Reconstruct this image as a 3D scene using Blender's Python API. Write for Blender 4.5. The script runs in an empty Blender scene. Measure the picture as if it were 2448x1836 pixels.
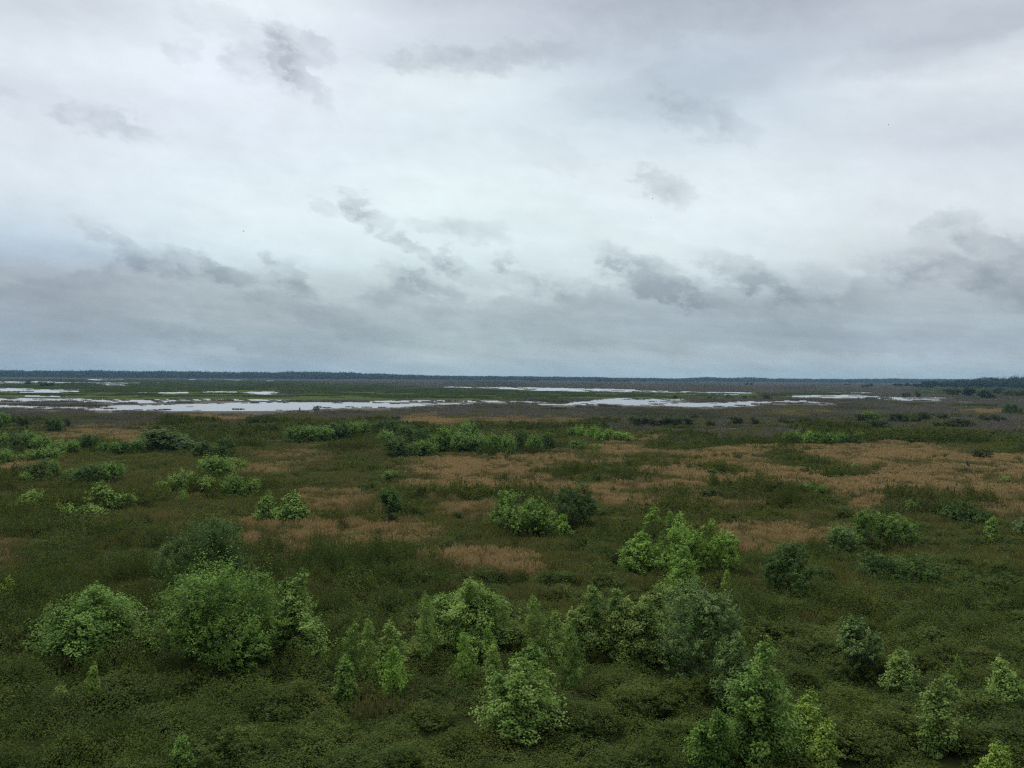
import bpy, math, random
import numpy as np
from mathutils import Vector, Matrix

SEED = 7
rng = np.random.default_rng(SEED)
random.seed(SEED)
scene = bpy.context.scene
COL = scene.collection
R = math.radians

# ------------------------------------------------------------------ camera
CAM_H = 14.0
F = 2120.0                      # focal length in pixels of the 2448 x 1836 photograph
PITCH = 16.0 / F
ROLL = 0.0078
C = np.array([0.0, 0.0, CAM_H])
fwd = np.array([0.0, math.cos(PITCH), -math.sin(PITCH)])
r0 = np.array([1.0, 0.0, 0.0])
u0 = np.cross(r0, fwd)
rgt = r0 * math.cos(ROLL) + u0 * math.sin(ROLL)
upv = -r0 * math.sin(ROLL) + u0 * math.cos(ROLL)

cam = bpy.data.cameras.new('camera')
cam.sensor_width = 36.0
cam.lens = 36.0 * F / 2448.0
cam.clip_start = 0.1
cam.clip_end = 60000.0
cam_o = bpy.data.objects.new('camera', cam)
COL.objects.link(cam_o)
cam_o.matrix_world = Matrix(((rgt[0], upv[0], -fwd[0], C[0]), (rgt[1], upv[1], -fwd[1], C[1]),
                             (rgt[2], upv[2], -fwd[2], C[2]), (0, 0, 0, 1)))
scene.camera = cam_o


def ray(px, py):
    return fwd + rgt * ((px - 1224.0) / F) - upv * ((py - 918.0) / F)


def ground_at(px, py, z=0.0):
    d = ray(px, py)
    return C + d * ((z - CAM_H) / d[2])


def project(x, y, z):
    dx, dy, dz = x - C[0], y - C[1], z - C[2]
    zc = dx * fwd[0] + dy * fwd[1] + dz * fwd[2]
    xc = dx * rgt[0] + dy * rgt[1] + dz * rgt[2]
    yc = dx * upv[0] + dy * upv[1] + dz * upv[2]
    return 1224.0 + F * xc / zc, 918.0 - F * yc / zc


def horizon(px):
    return 902.0 + (px - 1224.0) * ROLL


# ------------------------------------------------------------------ noise
def _hash(ix, iy, s):
    h = (ix.astype(np.int64) * 374761393 + iy.astype(np.int64) * 668265263 + s * 974711) & 0x7fffffff
    h = ((h ^ (h >> 13)) * 1274126177) & 0x7fffffff
    h = h ^ (h >> 16)
    return (h & 0xffff) / 65535.0


def vnoise(x, y, s=0):
    x = np.asarray(x, float); y = np.asarray(y, float)
    ix = np.floor(x); iy = np.floor(y)
    fx = x - ix; fy = y - iy
    fx = fx * fx * (3 - 2 * fx); fy = fy * fy * (3 - 2 * fy)
    a = _hash(ix, iy, s); b = _hash(ix + 1, iy, s); c = _hash(ix, iy + 1, s); d = _hash(ix + 1, iy + 1, s)
    return (a * (1 - fx) + b * fx) * (1 - fy) + (c * (1 - fx) + d * fx) * fy


def fbm(x, y, s=0, octv=4):
    t = 0.0; a = 0.5; n = 0.0
    for o in range(octv):
        t = t + a * vnoise(x * 2 ** o, y * 2 ** o, s + 17 * o); n += a; a *= 0.55
    return t / n


def sstep(a, b, x):
    t = np.clip((np.asarray(x, float) - a) / (b - a), 0, 1)
    return t * t * (3 - 2 * t)


# ------------------------------------------------------------------ helpers
def tag(o, label=None, cat=None, group=None, kind=None):
    if label: o['label'] = label
    if cat: o['category'] = cat
    if group: o['group'] = group
    if kind: o['kind'] = kind
    return o


def link(name, me, parent=None, mat=None):
    if mat is not None and not me.materials:
        me.materials.append(mat)
    o = bpy.data.objects.new(name, me)
    COL.objects.link(o)
    if parent is not None: o.parent = parent
    return o


def empty(name, loc, rz=0.0):
    o = bpy.data.objects.new(name, None)
    o.empty_display_size = 0.3
    COL.objects.link(o)
    o.location = loc
    o.rotation_euler = (0, 0, rz)
    return o


def mesh_quads(name, V, Q, tint=None, mat=None):
    """V (n,3), Q (m,4) -> mesh; tint: one float a face."""
    me = bpy.data.meshes.new(name)
    n, m = len(V), len(Q)
    me.vertices.add(n); me.loops.add(m * 4); me.polygons.add(m)
    me.vertices.foreach_set('co', np.asarray(V, np.float32).ravel())
    me.loops.foreach_set('vertex_index', np.asarray(Q, np.int32).ravel())
    me.polygons.foreach_set('loop_start', np.arange(0, m * 4, 4, dtype=np.int32))
    me.update(calc_edges=True)
    if tint is not None:
        a = me.attributes.new('tint', 'FLOAT', 'FACE')
        a.data.foreach_set('value', np.asarray(tint, np.float32))
    if mat is not None: me.materials.append(mat)
    return me


def nrm(v):
    return v / np.maximum(np.linalg.norm(v, axis=-1, keepdims=True), 1e-9)


UP = np.array([0.0, 0.0, 1.0])


class Leaves:
    def __init__(self): self.V = []; self.T = []

    def add(self, P, A, N, L, W, T):
        A = nrm(A); B = nrm(np.cross(A, N)); N2 = np.cross(B, A)
        L = np.reshape(L, (-1, 1)) * np.ones((len(P), 1)); W = np.reshape(W, (-1, 1)) * np.ones((len(P), 1))
        mid = P + A * L * 0.45 + N2 * W * 0.18
        q = np.stack([P, mid + B * W * 0.5, P + A * L - N2 * L * 0.1, mid - B * W * 0.5], axis=1)
        self.V.append(q); self.T.append(np.ones(len(P)) * T)

    def mesh(self, name, mat):
        V = np.concatenate(self.V); m = len(V)
        return mesh_quads(name, V.reshape(-1, 3), np.arange(m * 4).reshape(m, 4), np.concatenate(self.T), mat)


class Tubes:
    def __init__(self): self.V = []; self.Q = []; self.n = 0

    def add(self, pts, rad, sides=5):
        pts = np.asarray(pts, float); k = len(pts)
        rad = np.ones(k) * rad
        a = np.linspace(0, 2 * math.pi, sides, endpoint=False)
        t = nrm(np.gradient(pts, axis=0))
        ref = np.where(np.abs(t[:, 2:3]) > 0.9, np.array([[1.0, 0, 0]]), UP[None])
        b = nrm(np.cross(t, ref)); c = np.cross(t, b)
        ring = pts[:, None] + rad[:, None, None] * (np.cos(a)[None, :, None] * b[:, None] + np.sin(a)[None, :, None] * c[:, None])
        self.V.append(ring.reshape(-1, 3))
        i = np.arange(k - 1)[:, None] * sides; j = np.arange(sides)[None]; j2 = (j + 1) % sides
        q = np.stack([i + j, i + j2, i + sides + j2, i + sides + j], axis=-1).reshape(-1, 4) + self.n
        self.Q.append(q); self.n += k * sides

    def mesh(self, name, mat):
        return mesh_quads(name, np.concatenate(self.V), np.concatenate(self.Q), None, mat)


# ------------------------------------------------------------------ materials
def s2l(c):
    c = c / 255.0
    return c / 12.92 if c <= 0.04045 else ((c + 0.055) / 1.055) ** 2.4


def rgb8(r, g, b): return (s2l(r), s2l(g), s2l(b), 1.0)


def skyc(r, g, b): return rgb8(r - .45 * max(0, r - g + 6) + 1, g + .2 * max(0, r - g + 6) + 4, b + 1)


def new_mat(name):
    m = bpy.data.materials.new(name)
    m.use_nodes = True
    nt = m.node_tree
    for n in list(nt.nodes): nt.nodes.remove(n)
    out = nt.nodes.new('ShaderNodeOutputMaterial')
    return m, nt, out


def nd(nt, t, **kw):
    n = nt.nodes.new(t)
    for k, v in kw.items(): setattr(n, k, v)
    return n


def mathn(nt, op, a, b=None, c=None, clamp=False):
    n = nd(nt, 'ShaderNodeMath', operation=op, use_clamp=clamp)
    for i, v in enumerate((a, b, c)):
        if v is None: continue
        if isinstance(v, (int, float)): n.inputs[i].default_value = v
        else: nt.links.new(v, n.inputs[i])
    return n.outputs[0]


def mixc(nt, f, a, b):
    n = nd(nt, 'ShaderNodeMix', data_type='RGBA')
    for s, v in ((n.inputs['Factor'], f), (n.inputs['A'], a), (n.inputs['B'], b)):
        pass
    fi, ai, bi = n.inputs[0], n.inputs[6], n.inputs[7]
    for s, v in ((fi, f), (ai, a), (bi, b)):
        if isinstance(v, (int, float)): s.default_value = v
        elif isinstance(v, tuple): s.default_value = v if len(v) == 4 else (*v, 1.0)
        else: nt.links.new(v, s)
    return n.outputs[2]


def noise(nt, vec, scale, detail=2.0, rough=0.55):
    n = nd(nt, 'ShaderNodeTexNoise')
    n.inputs['Scale'].default_value = scale
    n.inputs['Detail'].default_value = detail
    n.inputs['Roughness'].default_value = rough
    if vec is not None: nt.links.new(vec, n.inputs['Vector'])
    return n


def maprange(nt, v, a, b, c=0.0, d=1.0):
    n = nd(nt, 'ShaderNodeMapRange')
    nt.links.new(v, n.inputs[0])
    for i, x in enumerate((a, b, c, d)): n.inputs[i + 1].default_value = x
    return n.outputs[0]


def leaf_surface(nt, out, col, trans=0.3, rough=0.5, spec=0.3):
    p = nd(nt, 'ShaderNodeBsdfPrincipled')
    p.inputs['Roughness'].default_value = rough
    p.inputs['Specular IOR Level'].default_value = spec
    nt.links.new(col, p.inputs['Base Color'])
    if trans <= 0:
        nt.links.new(p.outputs[0], out.inputs[0]); return
    t = nd(nt, 'ShaderNodeBsdfTranslucent')
    g = mixc(nt, 0.5, col, (0.30, 0.42, 0.05))
    hs = nd(nt, 'ShaderNodeMix', data_type='RGBA', blend_type='MULTIPLY')
    hs.inputs[0].default_value = 0.25
    nt.links.new(col, hs.inputs[6]); hs.inputs[7].default_value = (1.0, 1.0, 0.45, 1)
    nt.links.new(hs.outputs[2], t.inputs['Color'])
    mx = nd(nt, 'ShaderNodeMixShader')
    mx.inputs[0].default_value = trans
    nt.links.new(p.outputs[0], mx.inputs[1]); nt.links.new(t.outputs[0], mx.inputs[2])
    nt.links.new(mx.outputs[0], out.inputs[0])


def leaf_mat(name, a, b, c, trans=0.2, rough=0.65, spec=0.09):
    """leaf colours a..b by leaf, drifting to c by plant and by branch."""
    m, nt, out = new_mat(name)
    at = nd(nt, 'ShaderNodeAttribute', attribute_type='GEOMETRY', attribute_name='tint')
    oi = nd(nt, 'ShaderNodeObjectInfo')
    geo = nd(nt, 'ShaderNodeNewGeometry')
    n1 = noise(nt, geo.outputs['Position'], 0.9, 2.0)
    ab = mixc(nt, at.outputs['Fac'], a, b)
    f = mathn(nt, 'MULTIPLY', maprange(nt, n1.outputs[0], 0.42, 0.68), mathn(nt, 'MULTIPLY_ADD', oi.outputs['Random'], 0.5, 0.25))
    leaf_surface(nt, out, mixc(nt, f, ab, c), trans, rough, spec)
    return m


M_LEAF = {
    'mid': leaf_mat('leaf_mid_green', (0.050, 0.123, 0.018), (0.235, 0.382, 0.087), (0.244, 0.399, 0.070)),
    'bright': leaf_mat('leaf_lime_green', (0.106, 0.224, 0.029), (0.343, 0.520, 0.108), (0.302, 0.488, 0.078)),
    'dark': leaf_mat('leaf_dark_green', (0.034, 0.087, 0.018), (0.126, 0.207, 0.054), (0.116, 0.197, 0.041)),
    'blue': leaf_mat('leaf_greyish_green', (0.049, 0.103, 0.029), (0.229, 0.334, 0.108), (0.170, 0.290, 0.070)),
    'pale': leaf_mat('leaf_pale_green', (0.081, 0.168, 0.029), (0.325, 0.467, 0.114), (0.311, 0.437, 0.087)),
    'yellow': leaf_mat('leaf_yellow_green', (0.118, 0.214, 0.027), (0.372, 0.520, 0.101), (0.313, 0.443, 0.077)),
    'olive': leaf_mat('leaf_olive_green', (0.078, 0.155, 0.029), (0.307, 0.426, 0.108), (0.325, 0.393, 0.101)),
    'marsh': leaf_mat('leaf_marsh_shrub', (0.030, 0.050, 0.019), (0.065, 0.092, 0.027), (0.077, 0.096, 0.027), trans=.2, spec=.05),
    'wood': leaf_mat('leaf_far_wood', (.020, .040, .020), (.036, .062, .028), (.032, .052, .024), trans=.15, spec=.04, rough=.8),
}


def bark_mat():
    m, nt, out = new_mat('bark')
    geo = nd(nt, 'ShaderNodeNewGeometry')
    n = noise(nt, geo.outputs['Position'], 14.0, 3.0)
    col = mixc(nt, maprange(nt, n.outputs[0], .35, .7), (.07, .055, .04), (.19, .165, .135))
    p = nd(nt, 'ShaderNodeBsdfPrincipled'); p.inputs['Roughness'].default_value = .9
    nt.links.new(col, p.inputs['Base Color']); nt.links.new(p.outputs[0], out.inputs[0])
    return m


M_BARK = bark_mat()


def cover_mat(name, cols, brown=None, trans=.2, rough=.75, spec=.05, scale=.055, fine=.5, brown_lo=.5, brown_hi=.72):
    """Ground-cover leaves: species patches by place (world position), leaf to leaf and clump to clump."""
    m, nt, out = new_mat(name)
    geo = nd(nt, 'ShaderNodeNewGeometry')
    at = nd(nt, 'ShaderNodeAttribute', attribute_type='GEOMETRY', attribute_name='tint')
    tone = nd(nt, 'ShaderNodeAttribute', attribute_type='INSTANCER', attribute_name='tone')
    n1 = noise(nt, geo.outputs['Position'], scale, 3.0)
    n2 = noise(nt, geo.outputs['Position'], fine, 3.0, .6)
    a = mixc(nt, maprange(nt, n1.outputs[0], .40, .60), cols[0], cols[1])
    a = mixc(nt, maprange(nt, n2.outputs[0], .45, .70), a, cols[2])
    a = mixc(nt, mathn(nt, 'MULTIPLY', at.outputs['Fac'], .75), a, cols[3])
    if brown is not None:
        f = mathn(nt, 'ADD', mathn(nt, 'MULTIPLY', n2.outputs[0], .5), mathn(nt, 'MULTIPLY', tone.outputs['Fac'], .5))
        a = mixc(nt, mathn(nt, 'MULTIPLY', maprange(nt, f, brown_lo, brown_hi), .8), a, brown)
    leaf_surface(nt, out, a, trans, rough, spec)
    return m


M_UNDER = cover_mat('undergrowth_leaves', [(.060, .086, .016), (.046, .084, .021), (.088, .108, .020), (.150, .172, .033)], (.112, .104, .042), brown_lo=.58, brown_hi=.86)
M_DRY = cover_mat('dry_grass_blades', [(.340, .236, .104), (.395, .288, .138), (.235, .184, .076), (.550, .415, .212)], (.165, .165, .052), trans=.2, brown_lo=.55, brown_hi=.8)
M_REED = cover_mat('dead_marsh_stems', [(.150, .138, .106), (.176, .164, .134), (.126, .124, .084), (.250, .235, .195)], (.086, .102, .050), trans=.1, scale=.02, fine=.12, brown_lo=.5, brown_hi=.75)
M_MARSH = cover_mat('green_marsh_blades', [(.078, .116, .030), (.058, .092, .030), (.110, .146, .034), (.125, .165, .050)], (.070, .088, .044), trans=.2, scale=.012, fine=.06)


M_UNDER_NEAR = cover_mat('near_undergrowth_leaves', [(.028, .060, .011), (.058, .078, .014), (.048, .082, .020), (.150, .190, .042)], (.090, .082, .028), brown_lo=.62, brown_hi=.95, scale=.15)


# ------------------------------------------------------------------ where things grow: the map of the prairie, traced along the photograph and laid on the ground
def pl(x, pts):
    p = np.array(pts, float)
    return np.interp(x, p[:, 0], p[:, 1])


# water: strips of (x, far edge, near edge)
WATER = [
    [(202, 972, 973.5), (280, 967, 977.5), (420, 964.5, 980.5), (520, 961.5, 980.6), (617, 960, 981), (694, 960, 980), (735, 960, 978), (778, 960, 974.5), (890, 960, 973.5), (974, 964, 971.5), (1016, 966, 968.5)],
    [(126, 976, 977), (170, 974.5, 978.5), (290, 975.5, 979)],
    [(-200, 964.5, 974), (0, 965.5, 973.8), (67, 967, 973.5), (130, 970, 976), (210, 971.5, 978)],
    [(-200, 949.6, 958), (0, 950, 958), (150, 951.6, 958.6), (262, 953.6, 962), (330, 954.6, 962.6), (420, 954.6, 959.6)],
    [(340, 953.5, 955), (420, 951.5, 953.5)],
    [(400, 953.2, 955.2), (500, 952.3, 955.4), (617, 953, 956.5), (700, 954.5, 956.5), (780, 957, 958.4)],
    [(880, 957.5, 960), (930, 956, 960.5), (1000, 955.5, 959), (1100, 956, 959.6), (1230, 957, 960.8), (1275, 958, 961.5), (1332, 959, 961)],
    [(980, 962, 966), (1060, 962.5, 965.5), (1150, 963, 964.5)],
    [(1016, 977, 978.6), (1058, 976.6, 978.4)],
    [(1287, 964.5, 967), (1355, 963.5, 967.2)],
    [(1350, 961, 966.8), (1400, 956.5, 966.9), (1436, 951.8, 967), (1486, 950.8, 967.4), (1560, 952, 967), (1612, 952.4, 956.5), (1660, 951.4, 954.5)],
    [(1486, 958, 967.5), (1560, 960, 967.8), (1612, 961, 970), (1657, 961, 971.5), (1724, 959.8, 971.4), (1766, 957.5, 970.7), (1800, 957, 968.6), (1840, 956.8, 963.8), (1886, 954.5, 962), (1930, 956, 962), (1965, 958, 961.5)],
    [(1955, 961.7, 964.8), (2023, 961.5, 964.2)], [(1984, 957.5, 959.3), (2020, 957.3, 959)],
    [(1694, 948.6, 950), (1760, 950, 951.2)],
    [(1894, 945.2, 950), (1956, 943.5, 949.6), (2040, 942.2, 951), (2080, 943, 952), (2109, 947, 954), (2176, 951, 956.2), (2222, 953.6, 956.6), (2270, 954, 957)],
    [(2035, 936, 938.5), (2090, 936, 937.6)], [(2150, 948.8, 951), (2222, 947.8, 951.2), (2269, 947.8, 950.2)],
    [(2274, 955.2, 958.2), (2343, 956.4, 958.8)], [(2400, 961, 962.2), (2412, 961, 962)],
    [(1058, 923.2, 925), (1142, 924, 926.8), (1180, 924.2, 927), (1230, 924.8, 929.8), (1304, 925.8, 933.4), (1375, 926.8, 934.8), (1500, 929.2, 935.6), (1585, 933.2, 936.8), (1696, 936, 938.8), (1795, 937.2, 939.4)],
    [(1620, 939.8, 941.2), (1665, 940, 941.4)], [(1700, 941.8, 942.8), (1765, 942, 943)],
    [(571, 937.6, 938.4), (600, 935.2, 941), (640, 934.6, 941.8), (665, 937, 940.4), (690, 939, 940)],
    [(488, 935.2, 937), (530, 934.8, 937), (566, 935, 937)], [(378, 937.8, 939.6), (448, 935.4, 939.4)], [(328, 937.8, 939.6), (350, 938, 939.6)],
    [(-200, 910, 916), (0, 911.2, 915.4), (90, 911.4, 915), (168, 912.8, 916)], [(180, 913, 914.6), (333, 914.6, 916.2)], [(205, 906.2, 908), (295, 905.6, 908.4)],
    [(240, 918, 919.4), (300, 918.6, 920)],
    [(-200, 925, 937), (0, 926.6, 934.5), (60, 928, 937.6), (120, 930, 937.6), (190, 929.6, 935)],
    [(60, 944.6, 946.8), (161, 944.8, 947.6)], [(450, 905.8, 907), (465, 905.8, 907)], [(538, 906.8, 908.2), (594, 906.8, 908.2)], [(632, 909, 910.8), (657, 909, 911)],
    [(372, 914.4, 915.6), (388, 914.6, 915.8)],
]


def water_mask(px, py):
    """signed: >0 inside open water (pixels of the photo from the bank)"""
    best = np.full(np.shape(px), -99.0)
    for s in WATER:
        a = np.array(s)
        t = np.interp(px, a[:, 0], a[:, 1], left=9e3, right=9e3)
        b = np.interp(px, a[:, 0], a[:, 2], left=-9e3, right=-9e3)
        best = np.maximum(best, np.minimum(py - t, b - py))
    return best


GREEN_TOP = [(-300, 901), (0, 903), (500, 906), (700, 910), (900, 918), (1060, 927), (1230, 931), (1500, 936), (1700, 939.5), (1900, 938.5), (2060, 936.5), (2080, 990)]
GREEN_BOT = [(-300, 955), (0, 953), (150, 956), (620, 958.5), (1000, 957), (1230, 957.5), (1436, 953.5), (1650, 952), (1840, 951), (2060, 943), (2080, 900)]
# tan grass: (x, y, half width, half height, weight)
TAN = [(1180, 1136, 160, 34, 1), (1310, 1122, 120, 26, .9), (1270, 1158, 120, 24, .9), (1440, 1148, 190, 30, .85), (1490, 1080, 46, 11, .9), (1560, 1100, 110, 18, .5),
       (1730, 1124, 130, 34, 1), (1462, 1175, 75, 13, 1), (1514, 1206, 65, 10, .9), (1600, 1152, 120, 16, .9),
       (1910, 1140, 95, 22, 1), (2080, 1092, 150, 24, 1), (2100, 1158, 120, 26, .9), (2320, 1124, 150, 30, .9), (2055, 1203, 48, 20, .9), (2400, 1226, 60, 14, .7),
       (2250, 1160, 120, 30, .6), (1850, 1078, 60, 8, .7), (2420, 1172, 70, 30, .5), (1700, 1200, 100, 10, .6),
       (690, 1290, 150, 32, 1), (860, 1284, 120, 30, .75), (965, 1280, 60, 20, .6), (15, 1325, 60, 24, .6), (1135, 1345, 95, 22, .9), (1060, 1352, 50, 14, .6),
       (1810, 1278, 100, 22, .95), (1805, 1312, 42, 14, 1.1), (1930, 1282, 70, 16, .8),
       (250, 1038, 100, 13, .85), (310, 1044, 50, 10, 1), (40, 1118, 60, 20, .8), (15, 1243, 45, 16, .8), (1020, 1009, 70, 9, 1), (1215, 1008, 34, 7, .9), (1180, 1002, 90, 5, .5), (1320, 1009, 60, 6, .5),
       (740, 1086, 40, 20, .6), (810, 1214, 90, 28, .5), (2375, 985, 36, 5.5, 1.2), (520, 999, 70, 5, .7), (1560, 1050, 60, 6, .5), (640, 1110, 120, 20, .4),
       (1900, 985, 60, 6, .3), (1120, 1225, 80, 20, .4), (1480, 1120, 260, 24, .45), (2150, 1125, 280, 36, .45), (420, 1275, 60, 18, .3)]
# hollows in the tan grass where dark green shrubs grow
HOLES = [(1350, 1140, 30, 9), (1420, 1150, 18, 14), (1452, 1146, 14, 10), (1495, 1145, 30, 10), (1707, 1130, 34, 10), (1960, 1124, 60, 18), (1995, 1138, 36, 12), (2070, 1126, 34, 8),
         (1720, 1182, 70, 15), (1600, 1112, 44, 10), (1540, 1098, 40, 7), (2350, 1140, 60, 9), (2180, 1112, 50, 6), (1590, 1150, 22, 9), (1580, 1178, 26, 14), (1870, 1105, 60, 15), (1030, 1140, 30, 6)]


def ellip(px, py, L, wn=0.0):
    t = np.zeros(np.shape(px))
    for e in L:
        q = ((px - e[0]) / e[2]) ** 2 + ((py - e[1]) / e[3]) ** 2
        t = np.maximum(t, (e[4] if len(e) > 4 else 1.0) * sstep(2.7, .05, q + wn))
    return t


def zones(x, y):
    """weights of tan grass, dead stems, green marsh and open water at ground points"""
    px, py = project(x, y, np.zeros_like(x) + 0.4)
    d = np.maximum(np.hypot(x, y), 1.0)
    k = 26.0 / d                                     # noise gets coarser on the ground with distance
    n1 = fbm(px * .018, py * .06, 3) - .5
    n2 = fbm(x * .22, y * .12, 5) - .5
    wm = water_mask(px, py + 2.4 * (fbm(px * .022, py * .45, 11, 4) - .5)) + .9 * (vnoise(px * .35, py * 1.2, 23) - .5)
    n3 = fbm(px * .035, py * .14, 13, 4)
    tan = ellip(px + 70 * n1, py + 26 * n1, TAN, 1.8 * n2 + 1.2 * (n3 - .5) - .35) * (1 - .85 * ellip(px, py, HOLES, 1.2 * n2))
    tan = 1.25 * tan * (.50 + .60 * sstep(.32, .56, n3)) + .16 * sstep(.5, .75, fbm(px * .012, py * .05, 15)) * sstep(1060, 1090, py) * sstep(1420, 1300, py)
    tan = np.clip(tan, 0, 1.1) * sstep(974, 982, py)
    gt = pl(px, GREEN_TOP); gb = pl(px, GREEN_BOT)
    green = sstep(-1.5, 2.5, py - gt + 7 * n1) * sstep(-1.0, 2.0, gb - py + 3 * n1)
    g2 = sstep(2130, 2220, px) * sstep(925, 929, py) * sstep(947, 940, py) * .7
    green = np.maximum(green, g2)
    # dead stems: every place beyond the near thickets that is neither green nor water
    edge = pl(px, [(-300, 1018), (0, 1030), (160, 1026), (300, 1024), (640, 1012), (900, 1004), (1100, 1014), (1300, 1016), (1420, 1052), (1700, 1056), (1900, 1036), (2000, 1018), (2080, 1004), (2220, 1004), (2330, 1035), (2448, 1055), (2800, 1060)])
    dead = sstep(26, -22, py - edge + 60 * n1 + 16 * n2) * (1 - green)
    return px, py, tan, dead, green, wm


def hides_water(px, py, d, h):
    """plants so tall here that the water behind them would not be seen"""
    return (water_mask(px, py - .5 * h * F / d) > -.2) | (water_mask(px, py - h * F / d) > -.2)


# ------------------------------------------------------------------ ground and water
def build_ground():
    pys = np.concatenate([np.arange(3.2, 90, .42), np.geomspace(90, 1900, 130)])   # depression, photo pixels
    ds = CAM_H * F / pys
    us = np.linspace(-.80, .80, 820)
    D, U = np.meshgrid(ds, us, indexing='ij')
    X = D * U; Y = D
    px, py, tan, dead, green, wm = zones(X, Y)
    Z = .10 + .16 * (fbm(X * .05, Y * .05, 31) - .5) + 0 * X
    Z = np.where(D > 300, .12, Z)
    Z = np.where(wm > 0, -.35, Z)
    nr, nc = X.shape
    V = np.stack([X, Y, Z], -1).reshape(-1, 3)
    i = np.arange(nr - 1)[:, None] * nc; j = np.arange(nc - 1)[None]
    Q = np.stack([i + j, i + nc + j, i + nc + j + 1, i + j + 1], -1).reshape(-1, 4)[:, ::-1]
    me = mesh_quads('ground', V, Q)
    a = me.attributes.new('cover', 'FLOAT_COLOR', 'POINT')
    a.data.foreach_set('color', np.stack([tan, dead, green, np.ones_like(tan)], -1).astype(np.float32).ravel())
    m, nt, out = new_mat('prairie_ground')
    at = nd(nt, 'ShaderNodeAttribute', attribute_type='GEOMETRY', attribute_name='cover')
    sp = nd(nt, 'ShaderNodeSeparateColor'); nt.links.new(at.outputs['Color'], sp.inputs[0])
    geo = nd(nt, 'ShaderNodeNewGeometry')
    n1 = noise(nt, geo.outputs['Position'], .05, 6.0, .65)
    n2 = noise(nt, geo.outputs['Position'], .012, 4.0, .6)
    f1 = maprange(nt, n1.outputs[0], .35, .68)
    f2 = maprange(nt, n2.outputs[0], .40, .62)
    base = mixc(nt, f1, (.018, .026, .008), (.032, .036, .012))
    tanc = mixc(nt, f1, (.060, .052, .022), (.110, .080, .042))
    deadc = mixc(nt, f2, mixc(nt, f1, (.104, .097, .077), (.146, .136, .110)), mixc(nt, f1, (.072, .076, .050), (.108, .100, .080)))
    grc = mixc(nt, f2, mixc(nt, f1, (.048, .074, .026), (.086, .118, .032)), mixc(nt, f1, (.046, .062, .028), (.084, .102, .036)))
    c = mixc(nt, sp.outputs[0], base, tanc)
    c = mixc(nt, sp.outputs[1], c, deadc)
    c = mixc(nt, sp.outputs[2], c, grc)
    p = nd(nt, 'ShaderNodeBsdfDiffuse')
    nt.links.new(c, p.inputs[0]); nt.links.new(p.outputs[0], out.inputs[0])
    me.materials.append(m)
    tag(link('ground', me), 'flat wet prairie ground stretching to the far treeline', 'ground', kind='structure')


def build_water():
    V = []; n = 64; r = 14000.0
    bx = [(-r, -200.0), (r, -200.0), (r, r), (-r, r)]
    me = mesh_quads('water', np.array([(x, y, 0.0) for x, y in bx]), np.array([[0, 1, 2, 3]]))
    m, nt, out = new_mat('marsh_water')
    geo = nd(nt, 'ShaderNodeNewGeometry')
    gl = nd(nt, 'ShaderNodeBsdfAnisotropic'); gl.inputs['Color'].default_value = (.77, .79, .82, 1); gl.inputs['Roughness'].default_value = .22
    df = nd(nt, 'ShaderNodeBsdfDiffuse'); df.inputs[0].default_value = (.045, .045, .038, 1)
    n1 = noise(nt, geo.outputs['Position'], .9, 4.0, .6)
    n2 = noise(nt, geo.outputs['Position'], .018, 3.0)
    bp = nd(nt, 'ShaderNodeBump'); bp.inputs['Distance'].default_value = .085
    nt.links.new(n1.outputs[0], bp.inputs['Height'])
    nt.links.new(maprange(nt, n2.outputs[0], .35, .65, .35, 1.0), bp.inputs['Strength'])       # gusts ruffle some of it
    nt.links.new(bp.outputs[0], gl.inputs['Normal'])
    mx = nd(nt, 'ShaderNodeMixShader')
    lw = nd(nt, 'ShaderNodeFresnel'); lw.inputs[0].default_value = 1.33
    nt.links.new(mathn(nt, 'MULTIPLY_ADD', lw.outputs[0], .9, .08, clamp=True), mx.inputs[0])
    nt.links.new(df.outputs[0], mx.inputs[1]); nt.links.new(gl.outputs[0], mx.inputs[2])
    nt.links.new(mx.outputs[0], out.inputs[0])
    me.materials.append(m)
    tag(link('water', me), 'pale shallow marsh water reflecting the overcast sky', 'water', kind='structure')


build_ground()
build_water()


# ------------------------------------------------------------------ ground-cover clumps (stuff, instanced)
def rdir(n, zmin=-1.0):
    z = rng.uniform(zmin, 1, n); a = rng.uniform(0, 2 * math.pi, n); s = np.sqrt(1 - z * z)
    return np.stack([s * np.cos(a), s * np.sin(a), z], -1)


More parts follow.
